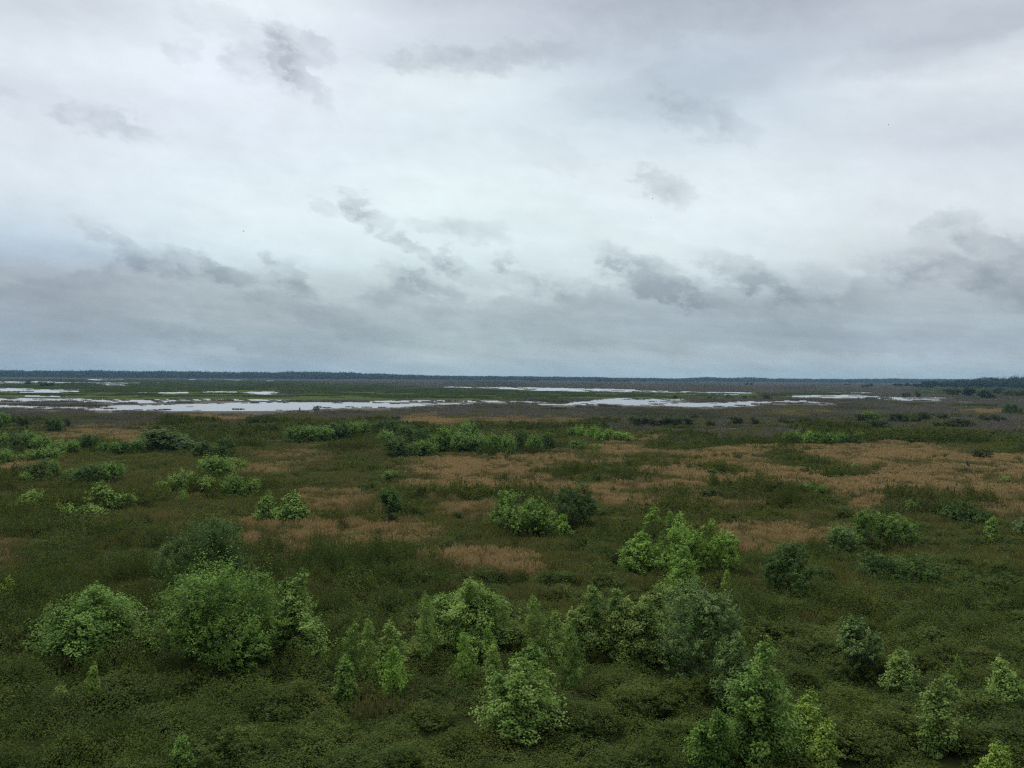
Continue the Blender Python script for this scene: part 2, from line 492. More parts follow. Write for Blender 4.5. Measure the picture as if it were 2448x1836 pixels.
def clump_under(rad, ll, lw, per, sc=1.0):
    """a patch of low leafy bushes with shoots above"""
    L = Leaves()
    nb = max(9, int(rad * rad * 2.6 / sc ** 2))
    for _ in range(nb):
        a = rng.uniform(0, 2 * math.pi); q = rad * math.sqrt(rng.uniform())
        rb = sc * rng.uniform(.4, .95); hb = (.6 + .4 * sc) * rng.uniform(.45, 1.25) * (1 - .3 * (q / rad) ** 2)
        c = np.array([q * math.cos(a), q * math.sin(a), 0.02])
        bt = rng.uniform(0, .5)
        kk = int(per * (rb / sc / .65) ** 2)
        d = rdir(kk, -.05)
        s = rng.uniform(.70, 1.06, (kk, 1)) * (1 + .16 * np.sin(5 * np.arctan2(d[:, 1], d[:, 0]) + 3 * d[:, 2] + a)[:, None])
        P = c + d * np.array([rb, rb, hb]) * s
        N = nrm(d * .55 + UP * .75 + rdir(kk) * .45)
        A = rdir(kk) + d * .25
        A = A - N * (A * N).sum(-1, keepdims=True) * .8
        L.add(P, A, N, ll * rng.uniform(.6, 1.3, kk), lw * rng.uniform(.7, 1.25, kk), np.clip(bt + rng.uniform(-.15, .35, kk), 0, 1))
        for _s in range(rng.integers(4, 9)):             # upright shoots
            dd = rdir(1, .25)[0]
            b0 = c + dd * np.array([rb, rb, hb]) * .85
            ax = nrm(dd * .35 + UP + rdir(1)[0] * .25)
            ln = sc ** .7 * rng.uniform(.15, .5); k = 11
            t = rng.uniform(.05, 1, k)[:, None]
            P = b0 + ax * ln * t + rdir(k) * ll * .3
            N = nrm(UP * .8 + rdir(k) * .55)
            A = rdir(k, -.2) + ax * .4
            L.add(P, A, N, ll * rng.uniform(.7, 1.3, k) * (1.15 - .4 * t[:, 0]), lw * rng.uniform(.7, 1.2, k), np.clip(bt + rng.uniform(0, .6, k), 0, 1))
    return L


def blades(L, P, h, w, lean, T):
    n = len(P)
    a = rng.uniform(0, 2 * math.pi, n)
    ax = nrm(UP + lean * np.stack([np.cos(a), np.sin(a), 0 * a], -1) * rng.uniform(.2, 1, (n, 1)))
    b = rng.uniform(0, 2 * math.pi, n)
    N = np.stack([np.cos(b), np.sin(b), 0 * b], -1)
    L.add(P, ax, N, h, w, T)
    return ax


def disc(n, rad):
    a = rng.uniform(0, 2 * math.pi, n); q = rad * np.sqrt(rng.uniform(size=n))
    return np.stack([q * np.cos(a), q * np.sin(a), 0 * a], -1)


def clump_dry(rad, n, w, h0=.55, h1=1.15):
    L = Leaves()
    tc = disc(max(6, n // 40), rad)
    P = tc[rng.integers(0, len(tc), n)] + disc(n, .28 * rad ** .5)
    h = rng.uniform(h0, h1, n) * (1 - .25 * (np.hypot(P[:, 0], P[:, 1]) / rad) ** 2)
    T = rng.uniform(0, 1, n)
    ax = blades(L, P, h, w * rng.uniform(.6, 1.3, n), .35, T)
    k = n // 2                                            # seed heads
    L.add(P[:k] + ax[:k] * h[:k, None] * .8, ax[:k] + rdir(k) * .25, rdir(k), .22 * h1, w * 2.0, np.clip(T[:k] + .3, 0, 1))
    return L


def clump_dead(rad, n, w, h0, h1, leafy=.3):
    L = Leaves()
    tc = disc(max(8, n // 14), rad)
    P = tc[rng.integers(0, len(tc), n)] + disc(n, .11 * rad)
    h = rng.uniform(h0, h1, n) * rng.uniform(.6, 1, n)
    T = rng.uniform(0, 1, n) ** 1.5
    ax = blades(L, P, h, w * rng.uniform(.6, 1.4, n), .3, T)
    k = n
    t = rng.uniform(.4, .95, (k, 1))
    L.add(P[:k] + ax * h[:, None] * t, ax * .7 + rdir(k) * .8, rdir(k), .35 * h, w * .8, T)
    k = int(n * leafy)
    if k:
        L.add(P[:k] + ax[:k] * h[:k, None] * rng.uniform(.4, 1, (k, 1)), rdir(k), UP + rdir(k) * .6, w * 3.2, w * 2.0, rng.uniform(.2, .8, k))
    return L


def clump_marsh(rad, n, w, h0, h1):
    L = Leaves()
    tc = disc(max(8, n // 12), rad)
    P = tc[rng.integers(0, len(tc), n)] + disc(n, .12 * rad)
    h = rng.uniform(h0, h1, n)
    blades(L, P, h, w * rng.uniform(.6, 1.4, n), .9, rng.uniform(0, 1, n))
    return L


def proto_set(name, builders, mat):
    c = bpy.data.collections.new(name + '_kinds')
    for b in builders:
        o = bpy.data.objects.new(name + '_clump', b.mesh(name + '_clump', mat))
        c.objects.link(o)
    return c


def scatter(name, pts, rotz, scl, tone, protos, label, cat):
    """ONE object of kind stuff: points on the ground, each carrying a clump."""
    n = len(pts)
    me = bpy.data.meshes.new(name)
    me.vertices.add(n)
    me.vertices.foreach_set('co', np.asarray(pts, np.float32).ravel())
    k = len(protos.objects)

    def att(nm, ty, arr, key='value'):
        a = me.attributes.new(nm, ty, 'POINT'); a.data.foreach_set(key, np.asarray(arr).ravel())
    att('rot', 'FLOAT_VECTOR', np.stack([0 * rotz, 0 * rotz, rotz], -1).astype(np.float32), 'vector')
    att('scl', 'FLOAT_VECTOR', np.asarray(scl, np.float32), 'vector')
    att('tone', 'FLOAT', np.asarray(tone, np.float32))
    att('pick', 'INT', rng.integers(0, k, n).astype(np.int32))
    o = link(name, me)
    g = bpy.data.node_groups.new(name + '_scatter', 'GeometryNodeTree')
    g.interface.new_socket('Geometry', in_out='INPUT', socket_type='NodeSocketGeometry')
    g.interface.new_socket('Geometry', in_out='OUTPUT', socket_type='NodeSocketGeometry')
    gi = g.nodes.new('NodeGroupInput'); go = g.nodes.new('NodeGroupOutput')
    m2p = g.nodes.new('GeometryNodeMeshToPoints')
    iop = g.nodes.new('GeometryNodeInstanceOnPoints')
    ci = g.nodes.new('GeometryNodeCollectionInfo')
    ci.inputs[0].default_value = protos
    ci.inputs['Separate Children'].default_value = True
    ci.inputs['Reset Children'].default_value = True

    def named(nm, ty):
        a = g.nodes.new('GeometryNodeInputNamedAttribute'); a.data_type = ty
        a.inputs['Name'].default_value = nm
        return a.outputs['Attribute']
    l = g.links.new
    l(gi.outputs[0], m2p.inputs[0]); l(m2p.outputs[0], iop.inputs['Points'])
    l(ci.outputs[0], iop.inputs['Instance'])
    iop.inputs['Pick Instance'].default_value = True
    l(named('pick', 'INT'), iop.inputs['Instance Index'])
    l(named('rot', 'FLOAT_VECTOR'), iop.inputs['Rotation'])
    l(named('scl', 'FLOAT_VECTOR'), iop.inputs['Scale'])
    l(iop.outputs[0], go.inputs[0])
    md = o.modifiers.new('scatter', 'NODES'); md.node_group = g
    return tag(o, label, cat, kind='stuff')


UMAX = .70


def sample(d0, d1, n):
    i = np.arange(n)                                   # evenly spread, without rows
    a = (rng.uniform() + i * .7548776662466927 + rng.normal(0, .35, n) / n) % 1.0
    b = (rng.uniform() + i * .5698402909980532) % 1.0
    d = np.sqrt(a * (d1 * d1 - d0 * d0) + d0 * d0)
    return d * (b * 2 - 1) * UMAX + rng.normal(0, .3, n), d


def count(d0, d1, rad, over):
    return int(UMAX * (d1 * d1 - d0 * d0) / (math.pi * rad * rad) * over)


class Bag:
    def __init__(self): self.P = []; self.S = []; self.T = []

    def put(self, x, y, s, sz, t, keep, z=.05):
        k = np.nonzero(keep)[0]
        if not len(k): return
        self.P.append(np.stack([x[k], y[k], np.full(len(k), z)], -1))
        self.S.append(np.stack([s[k], s[k], sz[k]], -1)); self.T.append(t[k])

    def emit(self, name, protos, label, cat):
        P = np.concatenate(self.P)
        return scatter(name, P, rng.uniform(0, 2 * math.pi, len(P)), np.concatenate(self.S), np.concatenate(self.T), protos, label, cat)


# leafy undergrowth, three distances
for nm, d0, d1, rad, over, args, label in (
        ('undergrowth', 20, 78, 2.4, 2.3, (2.4, .085, .055, 900, 1.35), 'dark green leafy low bushes covering the near ground'),
        ('undergrowth', 74, 200, 3.2, 2.3, (3.2, .15, .095, 380, 1.3), 'dark olive low bushes covering the prairie in the middle distance'),
        ('undergrowth', 190, 560, 6.5, 2.0, (6.5, .34, .21, 300, 1.8), 'dull green low brush covering the prairie before the marsh')):
    protos = proto_set(nm, [clump_under(*args) for _ in range(6)], M_UNDER_NEAR if d0 < 50 else M_UNDER)
    x, y = sample(d0, d1, count(d0, d1, rad, over))
    px, py, tan, dead, green, wm = zones(x, y)
    n = len(x)
    big = fbm(x * .06, y * .06, 41); sml = fbm(x * .25, y * .25, 43)
    hz = .50 + 1.05 * sstep(.32, .68, big) * (.25 + 1.25 * sstep(.3, .7, sml)) + .25 * rng.uniform(size=n)
    hz *= (1 - .45 * np.clip(tan, 0, 1)) * (1 - .45 * sstep(180, 330, y))
    tone = np.clip(.5 + 1.6 * (fbm(x * .045, y * .03, 47) - .5) + .35 * (rng.uniform(size=n) - .5), 0, 1)
    keep = (wm < -1) & ~((y > 180) & hides_water(px, py, y, 2.0)) & (rng.uniform(size=n) > .60 * np.clip(tan, 0, 1) + .96 * dead * (1 - .35 * sstep(.55, .75, fbm(px * .012, py * .05, 53)))) & (green < .4)
    b = Bag(); b.put(x, y, rng.uniform(.62, 1.25, n) * (1 - .3 * np.clip(tan, 0, 1)), hz, tone, keep)
    b.emit(nm, protos, label, 'undergrowth')

# tan grass
for d0, d1, rad, over, args, label in (
        (40, 110, 1.5, 3.4, (1.5, 700, .022, .6, 1.25), 'tan and rust dry grass standing in patches among the near bushes'),
        (100, 420, 3.0, 3.6, (3.0, 800, .055, .6, 1.2), 'rust-brown dry grass in broad patches on the prairie')):
    protos = proto_set('dry_grass', [clump_dry(*args) for _ in range(4)], M_DRY)
    x, y = sample(d0, d1, count(d0, d1, rad, over))
    px, py, tan, dead, green, wm = zones(x, y)
    n = len(x)
    keep = (rng.uniform(size=n) < np.clip(tan * .74 - .03, 0, 1)) & (wm < -1)
    b = Bag(); b.put(x, y, rng.uniform(.7, 1.2, n), rng.uniform(.75, 1.2, n), np.clip(1.25 - tan + .4 * (rng.uniform(size=n) - .5), 0, 1), keep)
    b.emit('dry_grass', protos, label, 'dry grass')

# green and straw-coloured grass between
M_GRASS = cover_mat('olive_grass_blades', [(.122, .146, .030), (.145, .144, .040), (.100, .142, .026), (.225, .222, .074)], (.200, .172, .074), trans=.2, brown_lo=.42, brown_hi=.70)
for d0, d1, rad, over, args, label in (
        (36, 120, 1.6, 1.7, (1.6, 900, .024, .45, 1.1), 'olive grass standing between the low bushes, near part'),
        (110, 460, 3.6, 1.7, (3.6, 1200, .065, .45, 1.1), 'olive grass between the low bushes, farther part')):
    protos = proto_set('olive_grass', [clump_dry(*args) for _ in range(4)], M_GRASS)
    x, y = sample(d0, d1, count(d0, d1, rad, over))
    px, py, tan, dead, green, wm = zones(x, y)
    n = len(x)
    pr = .16 * sstep(1300, 1500, py) * sstep(.45, .65, fbm(px * .012, py * .02, 99)) + sstep(1500, 1330, py) * (.30 + .65 * sstep(.42, .62, fbm(px * .010, py * .035, 91))) * (1 - .8 * dead) + .4 * sstep(0, .4, tan) * (1 - tan)
    keep = (rng.uniform(size=n) < pr) & (wm < -1) & ~((y > 180) & hides_water(px, py, y, 1.5))
    b = Bag(); b.put(x, y, rng.uniform(.7, 1.2, n), rng.uniform(.75, 1.25, n), np.clip(.35 + .6 * tan + 1.2 * (fbm(px * .02, py * .06, 93) - .5), 0, 1), keep)
    b.emit('olive_grass', protos, label, 'grass')

# dead stems of the marsh, also standing in the shallow water
for d0, d1, rad, over, args, label in (
        (190, 620, 5.5, 1.9, (5.5, 800, .085, .5, 1.3), 'grey-brown leafless marsh stems in a band before the water'),
        (560, 1700, 13, 1.3, (13, 700, .22, .5, 1.5), 'grey-brown dead stems along and beyond the water'),
        (1500, 3600, 30, 1.2, (30, 700, .6, .8, 2.4), 'purplish-brown brush on the marsh below the far treeline')):
    protos = proto_set('dead_marsh_stems', [clump_dead(*args) for _ in range(4)], M_REED)
    x, y = sample(d0, d1, count(d0, d1, rad, over))
    px, py, tan, dead, green, wm = zones(x, y)
    n = len(x)
    shore = sstep(-2.5, -.5, wm) * sstep(4.0, .4, wm)          # a thin fringe in the water's edge
    fade = sstep(460, 200, px) * sstep(950, 960, py) * .20 + .02 + .12 * sstep(.55, .75, fbm(px * .02, py * .3, 61))
    pr = np.where(wm > 0, np.maximum(shore * sstep(.40, .58, fbm(px * .035, py * .35, 63)), fade * .7), dead * .95)
    pr = np.where((wm <= 0) & (green > .4), .02 + .25 * sstep(700, 1000, px) * sstep(926, 914, py), pr)
    pr = np.where((wm <= 0) & hides_water(px, py, y, 1.3), .06 + fade * .4, pr)
    keep = rng.uniform(size=n) < pr
    tone = np.clip(.45 + 1.8 * (fbm(px * .01, py * .07, 67) - .5) + .3 * (rng.uniform(size=n) - .5), 0, 1)
    s = np.where(wm > 0, rng.uniform(.25, .6, n), rng.uniform(.75, 1.2, n))
    b = Bag(); b.put(x, y, s, s * rng.uniform(.7, 1.25, n), tone, keep, z=-.05)
    b.emit('dead_marsh_stems', protos, label, 'dead reeds')

# green marsh plants
protos = proto_set('marsh_grass', [clump_marsh(14, 800, .5, .5, 1.1) for _ in range(4)], M_MARSH)
x, y = sample(560, 2400, count(560, 2400, 14, .9))
px, py, tan, dead, green, wm = zones(x, y)
n = len(x)
keep = (rng.uniform(size=n) < green * .9) & (wm < -.6) & ~hides_water(px, py, y, .8)
b = Bag(); b.put(x, y, rng.uniform(.7, 1.2, n), rng.uniform(.5, 1.2, n), fbm(px * .01, py * .08, 71), keep)
b.emit('marsh_grass', protos, 'green marsh plants in flat bands between the strips of water', 'marsh grass')


# ------------------------------------------------------------------ trees and shrubs
def crown_round(w, h, ll, lw, nshoot, per, lobes=10, T=None, core=.34):
    """dense rounded crown of leafy shoots; returns leaves and the tube skeleton"""
    L = Leaves(); tb = T or Tubes()
    cen = [np.array([0, 0, .44 * h])]; rad = [np.array([core * w, core * w, (core + .08) * h])]
    dl = rdir(lobes, -.75)
    for d in dl:
        s = rng.uniform(.10, .25)
        cen.append(np.array([0, 0, .46 * h]) + d * np.array([.36 * w, .36 * w, .40 * h]))
        rad.append(np.array([s * w, s * w, min(s * w * 1.1, .3 * h)]))
    cen = np.array(cen); rad = np.array(rad)
    pr = rad[:, 0] ** 2; pr[0] *= .55; pr /= pr.sum()
    k = rng.choice(len(cen), nshoot, p=pr)
    d = rdir(nshoot); d[:, 2] += .28; d = nrm(d)
    P0 = cen[k] + d * rad[k] * rng.uniform(.74, 1.08, (nshoot, 1))
    ok = P0[:, 2] > .02 * h
    q = P0 / max(w, h) * 5.5                                     # hollows between the leafy masses
    hol = .5 * vnoise(q[:, 0] + 7.3 * lobes + q[:, 1] * .6, q[:, 2] - q[:, 1] * .7, nshoot) + .5 * vnoise(q[:, 1] + 3.1, q[:, 2] + q[:, 0], nshoot + 9)
    ok &= (hol > .36) | (rng.uniform(size=len(hol)) < .38)
    P0, d, k = P0[ok], d[ok], k[ok]; n = len(P0)
    ls = np.clip(.11 * min(w, h), .14, .6) * rng.uniform(.6, 1.5, (n, 1))
    ax = nrm(d * .7 + UP * .6 + rdir(n) * .35)
    spr = (rng.uniform(size=(n, 1)) < .22) & (P0[:, 2:3] > .35 * h); ls = np.where(spr, ls * rng.uniform(1.5, 2.8, (n, 1)), ls); ax = nrm(np.where(spr, ax + UP * .7, ax))          # sprigs that stick out
    lob_t = rng.uniform(0, .6, len(cen))[k] + rng.uniform(-.2, .35, n)
    for _ in range(per):
        t = rng.uniform(.0, 1, (n, 1))
        P = P0 + ax * ls * t + rdir(n) * ls * .17
        N = nrm(UP * .8 + d * .65 + rdir(n) * .42)
        A = rdir(n) + ax * .3
        A = A - N * (A * N).sum(-1, keepdims=True) * .85 - UP * .12
        L.add(P, A, N, ll * rng.uniform(.65, 1.25, n), lw * rng.uniform(.7, 1.2, n), np.clip(lob_t + rng.uniform(-.2, .35, n), 0, 1))
    # trunk and limbs
    base = np.array([0, 0, -.1])
    tr = max(.02, .016 * w)
    fork = np.array([rng.uniform(-.03, .03) * w, rng.uniform(-.03, .03) * w, .28 * h])
    tb.add([base, base * .5 + fork * .5 + np.array([.01 * w, 0, 0]), fork, np.array([0, 0, .62 * h])], [tr * 1.3, tr, tr * .85, tr * .35])
    for c in cen[1:]:
        mid = fork * .45 + c * .55 + np.array([0, 0, -.05 * h])
        tb.add([fork + (rng.uniform(-.05, .1)) * h * UP, mid, c, c + nrm(c - fork) * .12 * w], [tr * .6, tr * .4, tr * .22, tr * .08], 4)
    return L, tb


def fit(L, tb, w, h):
    """scale a finished plant to its measured width and height"""
    V = np.concatenate([q.reshape(-1, 3) for q in L.V])
    zt = np.percentile(V[:, 2], 99.5)
    rx = np.percentile(np.abs(V[:, 0]), 97.3); ry = np.percentile(np.abs(V[:, 1]), 97.3)
    k = np.array([.5 * w / (.5 * (rx + ry)), .5 * w / (.5 * (rx + ry)), h / zt])
    L.V = [q * k for q in L.V]; tb.V = [q * k for q in tb.V]
    return L, tb


def crown_sapling(w, h, ll, lw, stems, dens, droop=.5):
    """open cone-shaped crowns on one or several straight stems, big drooping leaves"""
    L = Leaves(); tb = Tubes()
    for si in range(stems):
        if stems == 1: ox = oy = 0.0; hs = h; sp = .58 * w
        else:
            a = si * 2.4 + rng.uniform(-.4, .4); q = .23 * w * (0.25 if si == 0 else rng.uniform(.75, 1.1))
            ox, oy = q * math.cos(a), q * math.sin(a) * .8
            hs = h * (1.0 if si == 0 else rng.uniform(.62, .9)); sp = w * rng.uniform(.27, .37)
        foot = np.array([ox * .35, oy * .35, -.1]); top = np.array([ox, oy, hs])
        bend = np.array([rng.uniform(-.07, .07) * h, rng.uniform(-.07, .07) * h, 0]); top = top + np.array([rng.normal(0, .05) * h, rng.normal(0, .05) * h, 0])
        st = lambda t: foot * (1 - t) + top * t + bend * (4 * t * (1 - t))
        tr = .012 * hs + .008
        tb.add([st(t) for t in (0, .25, .5, .75, 1.0)], [tr * 1.2, tr, tr * .75, tr * .45, tr * .12])
        nb = int(16 + 9 * hs)
        stt = rng.uniform(0, .4)
        for bi in range(nb):
            t = .06 + .93 * (bi + rng.uniform(0, 1)) / nb
            az = bi * 2.39996 + rng.uniform(-.3, .3)
            ln = sp * (1 - t) ** .72 * rng.choice([.45, .7, .9, 1.05, 1.35]) * rng.uniform(.85, 1.1) * min(1.0, .75 + t * 1.6) + .07
            o = np.array([math.cos(az), math.sin(az), 0])
            p0 = st(t); p1 = p0 + o * ln * .6 + UP * ln * .32; p2 = p0 + o * ln + UP * ln * rng.uniform(.35, .75)
            if ln > .25: tb.add([p0, p1, p2], [tr * .32, tr * .2, tr * .07], 3)
            k = int(dens * (10 + 62 * ln))
            s = rng.uniform(.25, 1.08, (k, 1)) ** .8
            P = np.where(s < .6, p0 + (p1 - p0) * s / .6, p1 + (p2 - p1) * (s - .6) / .4) + rdir(k) * (.08 + .17 * ln)
            N = nrm(UP * .9 + o * .5 + rdir(k) * .42)
            A = o * .5 + rdir(k) * .8
            A = A - N * (A * N).sum(-1, keepdims=True) * .85 - UP * droop * .5
            bt = stt + rng.uniform(-.1, .35)
            L.add(P, A, N, ll * rng.uniform(.55, 1.25, k), lw * rng.uniform(.7, 1.2, k), np.clip(bt + rng.uniform(-.15, .35, k), 0, 1))
        k = int(dens * 16)                              # leader
        P = st(1.0) + np.stack([rng.normal(0, .05, k), rng.normal(0, .05, k), rng.uniform(-.32, .2, k)], -1)
        L.add(P, rdir(k, -.5) + UP * .3, UP * .5 + rdir(k), ll * .8 * rng.uniform(.6, 1.1, k), lw * .8, np.clip(stt + rng.uniform(0, .5, k), 0, 1))
    return L, tb


def place(px0, px1, ytop, ybase, zb=.45):
    P = ground_at((px0 + px1) / 2.0, ybase, zb)
    d = P[1]
    w = (px1 - px0) / F * d
    # height of the top: same distance, row ytop
    rr = ray((px0 + px1) / 2.0, ytop)
    h = CAM_H + rr[2] * d / rr[1]
    return P, d, w, max(h, .5)


NCOUNT = [0]
YOUNG = []


def plant(kind, colr, x0, x1, yt, yb, label, group=None, stems=None, dens=1.0):
    """one tree or shrub, its own mesh"""
    P, d, w, h = place(x0, x1, yt - (.03 * (yb - yt) if kind == 'S' else 0), yb, .75)
    w *= 1.06 if kind == 'S' else 1.0
    ll = max(.088, .00155 * d)                                # leaves never below the size the camera can resolve
    if kind == 'R': ll = max(.112, .0018 * d)
    if kind == 'S':
        ns = (stems or 1) + (1 if w > .5 * h else 0)
        L, tb = crown_sapling(w, h, ll * .98, ll * .74, ns, dens * 1.45 * (.12 / ll) ** 1.75)
        name, cat = 'young_tree', 'young tree'
    else:
        area = w * w * 1.4 + w * h * 2.2
        per = 20
        nsh = int(np.clip(area * 3.1 / (ll * ll * .6 * per), 60, 5400) * dens)
        L, tb = crown_round(w, h, ll, ll * .68, nsh, per, 15, core=.30)
        name, cat = ('round_tree', 'tree') if h > 3.2 else ('round_shrub', 'shrub')
    if kind == 'S': YOUNG.append((P[0], P[1], w))
    L, tb = fit(L, tb, w, h)
    root = empty(name, (P[0], P[1], .05), 0.0)
    tag(root, label, cat, group)
    o1 = link('trunk', tb.mesh('trunk', M_BARK), root)
    o2 = link('crown', L.mesh('crown', M_LEAF[colr]), root)
    NCOUNT[0] += 1
    return root


NEAR = [
    ('R', 'mid', 404, 672, 1346, 1572, 'largest round leafy green tree, standing in front of a smaller round one'),
    ('R', 'dark', 394, 572, 1236, 1440, 'round green tree rising just behind the largest round tree'),
    ('S', 'pale', 655, 772, 1380, 1545, 'tall pale two-tipped sapling touching the right side of the largest round tree', 2),
    ('S', 'mid', 112, 306, 1412, 1540, 'wide low shrub with dark core and pale sprigs, left of the largest round tree', 6),
    ('S', 'olive', 100, 140, 1446, 1505, 'small yellowish shrub against the left side of the low dark-cored shrub', 1),
    ('S', 'yellow', -18, 28, 1387, 1438, 'pale yellow-green sapling cut off by the left edge of the picture', 1),
    ('S', 'yellow', 204, 242, 1588, 1655, 'tiny bright yellow-green sapling alone in the dark undergrowth at lower left', 1),
    ('S', 'olive', 124, 160, 1636, 1672, 'faint olive sprig just left below the tiny bright yellow-green sapling', 1),
    ('S', 'mid', 408, 462, 1765, 1822, 'broad-leaved green sprig near the bottom edge below the largest round tree', 1),
    ('S', 'yellow', 764, 788, 1545, 1575, 'tiny pale sapling between the two-tipped sapling and the three shoulder-to-shoulder saplings', 1),
    ('S', 'pale', 812, 862, 1497, 1605, 'leftmost of three pale saplings standing shoulder to shoulder', 1),
    ('S', 'pale', 858, 906, 1487, 1612, 'middle and tallest of three pale saplings standing shoulder to shoulder', 1),
    ('S', 'pale', 898, 968, 1497, 1614, 'rightmost and widest of three pale saplings standing shoulder to shoulder', 2),
    ('S', 'bright', 914, 970, 1552, 1648, 'bright low sapling in front of the rightmost shoulder-to-shoulder sapling', 1),
    ('S', 'mid', 806, 858, 1578, 1652, 'green low sapling in front of the leftmost shoulder-to-shoulder sapling', 2),
    ('S', 'pale', 976, 1042, 1427, 1556, 'slim tall sapling at the left of the wide peaked light green sapling clump', 1),
    ('S', 'pale', 1038, 1198, 1398, 1525, 'wide peaked light green sapling clump in the middle of the front row', 6),
    ('S', 'bright', 1078, 1134, 1516, 1606, 'narrow sapling standing right in front of the wide peaked sapling clump', 1),
    ('S', 'bright', 1149, 1184, 1503, 1556, 'small bright sprig under the right side of the wide peaked clump', 1),
    ('S', 'pale', 1158, 1200, 1546, 1604, 'small light sapling directly below the sprig under the wide peaked clump', 1),
    ('S', 'pale', 1244, 1304, 1431, 1535, 'spire-shaped pale sapling, hindmost of the three to the right of the peaked clump', 1),
    ('S', 'pale', 1300, 1356, 1464, 1550, 'short middle sapling of the three to the right of the peaked clump', 1),
    ('S', 'pale', 1324, 1390, 1497, 1616, 'tall narrow light sapling, front one of the three right of the peaked clump', 1),
    ('S', 'mid', 1216, 1310, 1553, 1625, 'short green sapling peeking out behind the large pale front sapling', 2),
    ('S', 'pale', 1166, 1324, 1597, 1722, 'large pale green front sapling, lowest in the middle of the picture', 4),
    ('S', 'olive', 1362, 1456, 1412, 1540, 'left bush of the broad olive-tipped thicket beside the bluish round tree', 4),
    ('S', 'olive', 1444, 1526, 1420, 1548, 'middle bush of the broad olive-tipped thicket beside the bluish round tree', 3),
    ('S', 'olive', 1500, 1612, 1411, 1546, 'right bush of the broad olive-tipped thicket, touching the bluish round tree', 4),
    ('R', 'blue', 1586, 1752, 1400, 1598, 'tall bluish-green round tree at the right end of the olive-tipped thicket'),
    ('R', 'dark', 897, 957, 1166, 1252, 'solitary dark upright bush between brown grass patches, left of the dark ball-shaped tree'),
    ('R', 'mid', 1172, 1262, 1173, 1262, 'round bright-topped tree at the left end of the middle-distance tree cluster'),
    ('R', 'mid', 1238, 1324, 1187, 1272, 'low domed bush between the bright-topped tree and the dark ball-shaped tree'),
    ('R', 'pale', 1206, 1268, 1214, 1276, 'pale bush at the foot of the round bright-topped tree'),
    ('S', 'bright', 1314, 1360, 1232, 1274, 'small bright bush under the dark ball-shaped tree, at the domed bush\'s right foot', 2),
    ('R', 'dark', 1315, 1418, 1152, 1255, 'dark ball-shaped tree, tallest of the middle-distance tree cluster'),
    ('S', 'bright', 1536, 1580, 1216, 1270, 'upright lime sapling standing behind the left side of the bright lime cluster', 1),
    ('S', 'bright', 1588, 1614, 1225, 1280, 'thinnest lime sapling, standing behind the middle of the bright lime cluster', 1),
    ('S', 'bright', 1610, 1648, 1230, 1286, 'lime sapling behind the bright lime cluster, right beside the thinnest one', 1),
    ('S', 'bright', 1490, 1572, 1280, 1350, 'low spreading bush at the left end of the bright lime cluster', 4),
    ('R', 'bright', 1562, 1662, 1260, 1362, 'tallest and brightest bush in the lime cluster right of the centre'),
    ('S', 'bright', 1598, 1664, 1312, 1404, 'front bush of the bright lime cluster, reaching lowest', 3),
    ('R', 'bright', 1638, 1700, 1272, 1366, 'bush right of the tallest one in the bright lime cluster'),
    ('R', 'bright', 1694, 1766, 1270, 1364, 'separate bush at the right end of the bright lime cluster'),
    ('S', 'yellow', 1674, 1714, 1247, 1286, 'thin yellowish sprigs behind the right side of the bright lime cluster', 2),
    ('S', 'yellow', 1725, 1743, 1364, 1400, 'tiny yellow sapling alone just below the right end of the lime cluster', 1),
    ('R', 'dark', 1830, 1948, 1299, 1416, 'dark ball-shaped shrub standing alone to the right of the bright lime cluster'),
    ('R', 'blue', 1978, 2062, 1257, 1316, 'lowest, left bush of the three joined bushes above the lone dark ball shrub'),
    ('R', 'mid', 2044, 2124, 1222, 1304, 'tallest, middle bush of the three joined bushes above the lone dark ball shrub'),
    ('R', 'mid', 2114, 2188, 1230, 1304, 'right bush of the three joined bushes above the lone dark ball shrub'),
    ('R', 'dark', 2046, 2142, 1322, 1374, 'left low dark shrub spreading in front of the three joined bushes'),
    ('R', 'dark', 2128, 2240, 1322, 1380, 'right low dark shrub spreading in front of the three joined bushes'),
    ('S', 'pale', 2358, 2393, 1240, 1288, 'small pale sapling in brown grass near the right edge of the picture', 1),
    ('R', 'blue', 2420, 2476, 1234, 1276, 'grey-green bush cut off by the right edge of the picture'),
    ('R', 'dark', 2257, 2354, 1197, 1242, 'low dark bush in brown grass above the small pale sapling at right'),
    ('R', 'blue', 2012, 2104, 1486, 1588, 'grey-tipped shrub with a nearly black core in the right foreground'),
    ('S', 'blue', 1712, 1802, 1522, 1660, 'slender sapling directly behind the big cone-shaped tree at lower right', 2),
    ('S', 'mid', 1735, 1892, 1548, 1792, 'big cone-shaped leafy tree in the right foreground', 3),
    ('S', 'mid', 1664, 1744, 1708, 1806, 'lower green shoots at the left foot of the big cone-shaped tree', 3),
    ('S', 'yellow', 1902, 1976, 1668, 1762, 'brightest yellow-green sapling, right of the big cone-shaped tree', 2),
    ('S', 'yellow', 1944, 2010, 1728, 1806, 'bright sprig trailing at the lower right of the brightest sapling', 2),
    ('S', 'olive', 2203, 2290, 1622, 1754, 'olive-yellow oval sapling standing alone in the lower right part', 2),
    ('S', 'olive', 2204, 2254, 1732, 1764, 'low olive sprig at the foot of the olive-yellow oval sapling', 1),
    ('S', 'pale', 2360, 2436, 1586, 1656, 'open sprawling pale sapling near the right edge above the corner sprig', 3),
    ('S', 'yellow', 2352, 2418, 1792, 1856, 'bright leafy sprig in the bottom right corner', 3),
    ('S', 'olive', 2120, 2194, 1560, 1620, 'faint olive sprigs right of the grey-tipped shrub', 3),
    ('S', 'pale', 2283, 2304, 1570, 1604, 'tiny pale sprig between the faint olive sprigs and the sprawling pale sapling', 1),
]
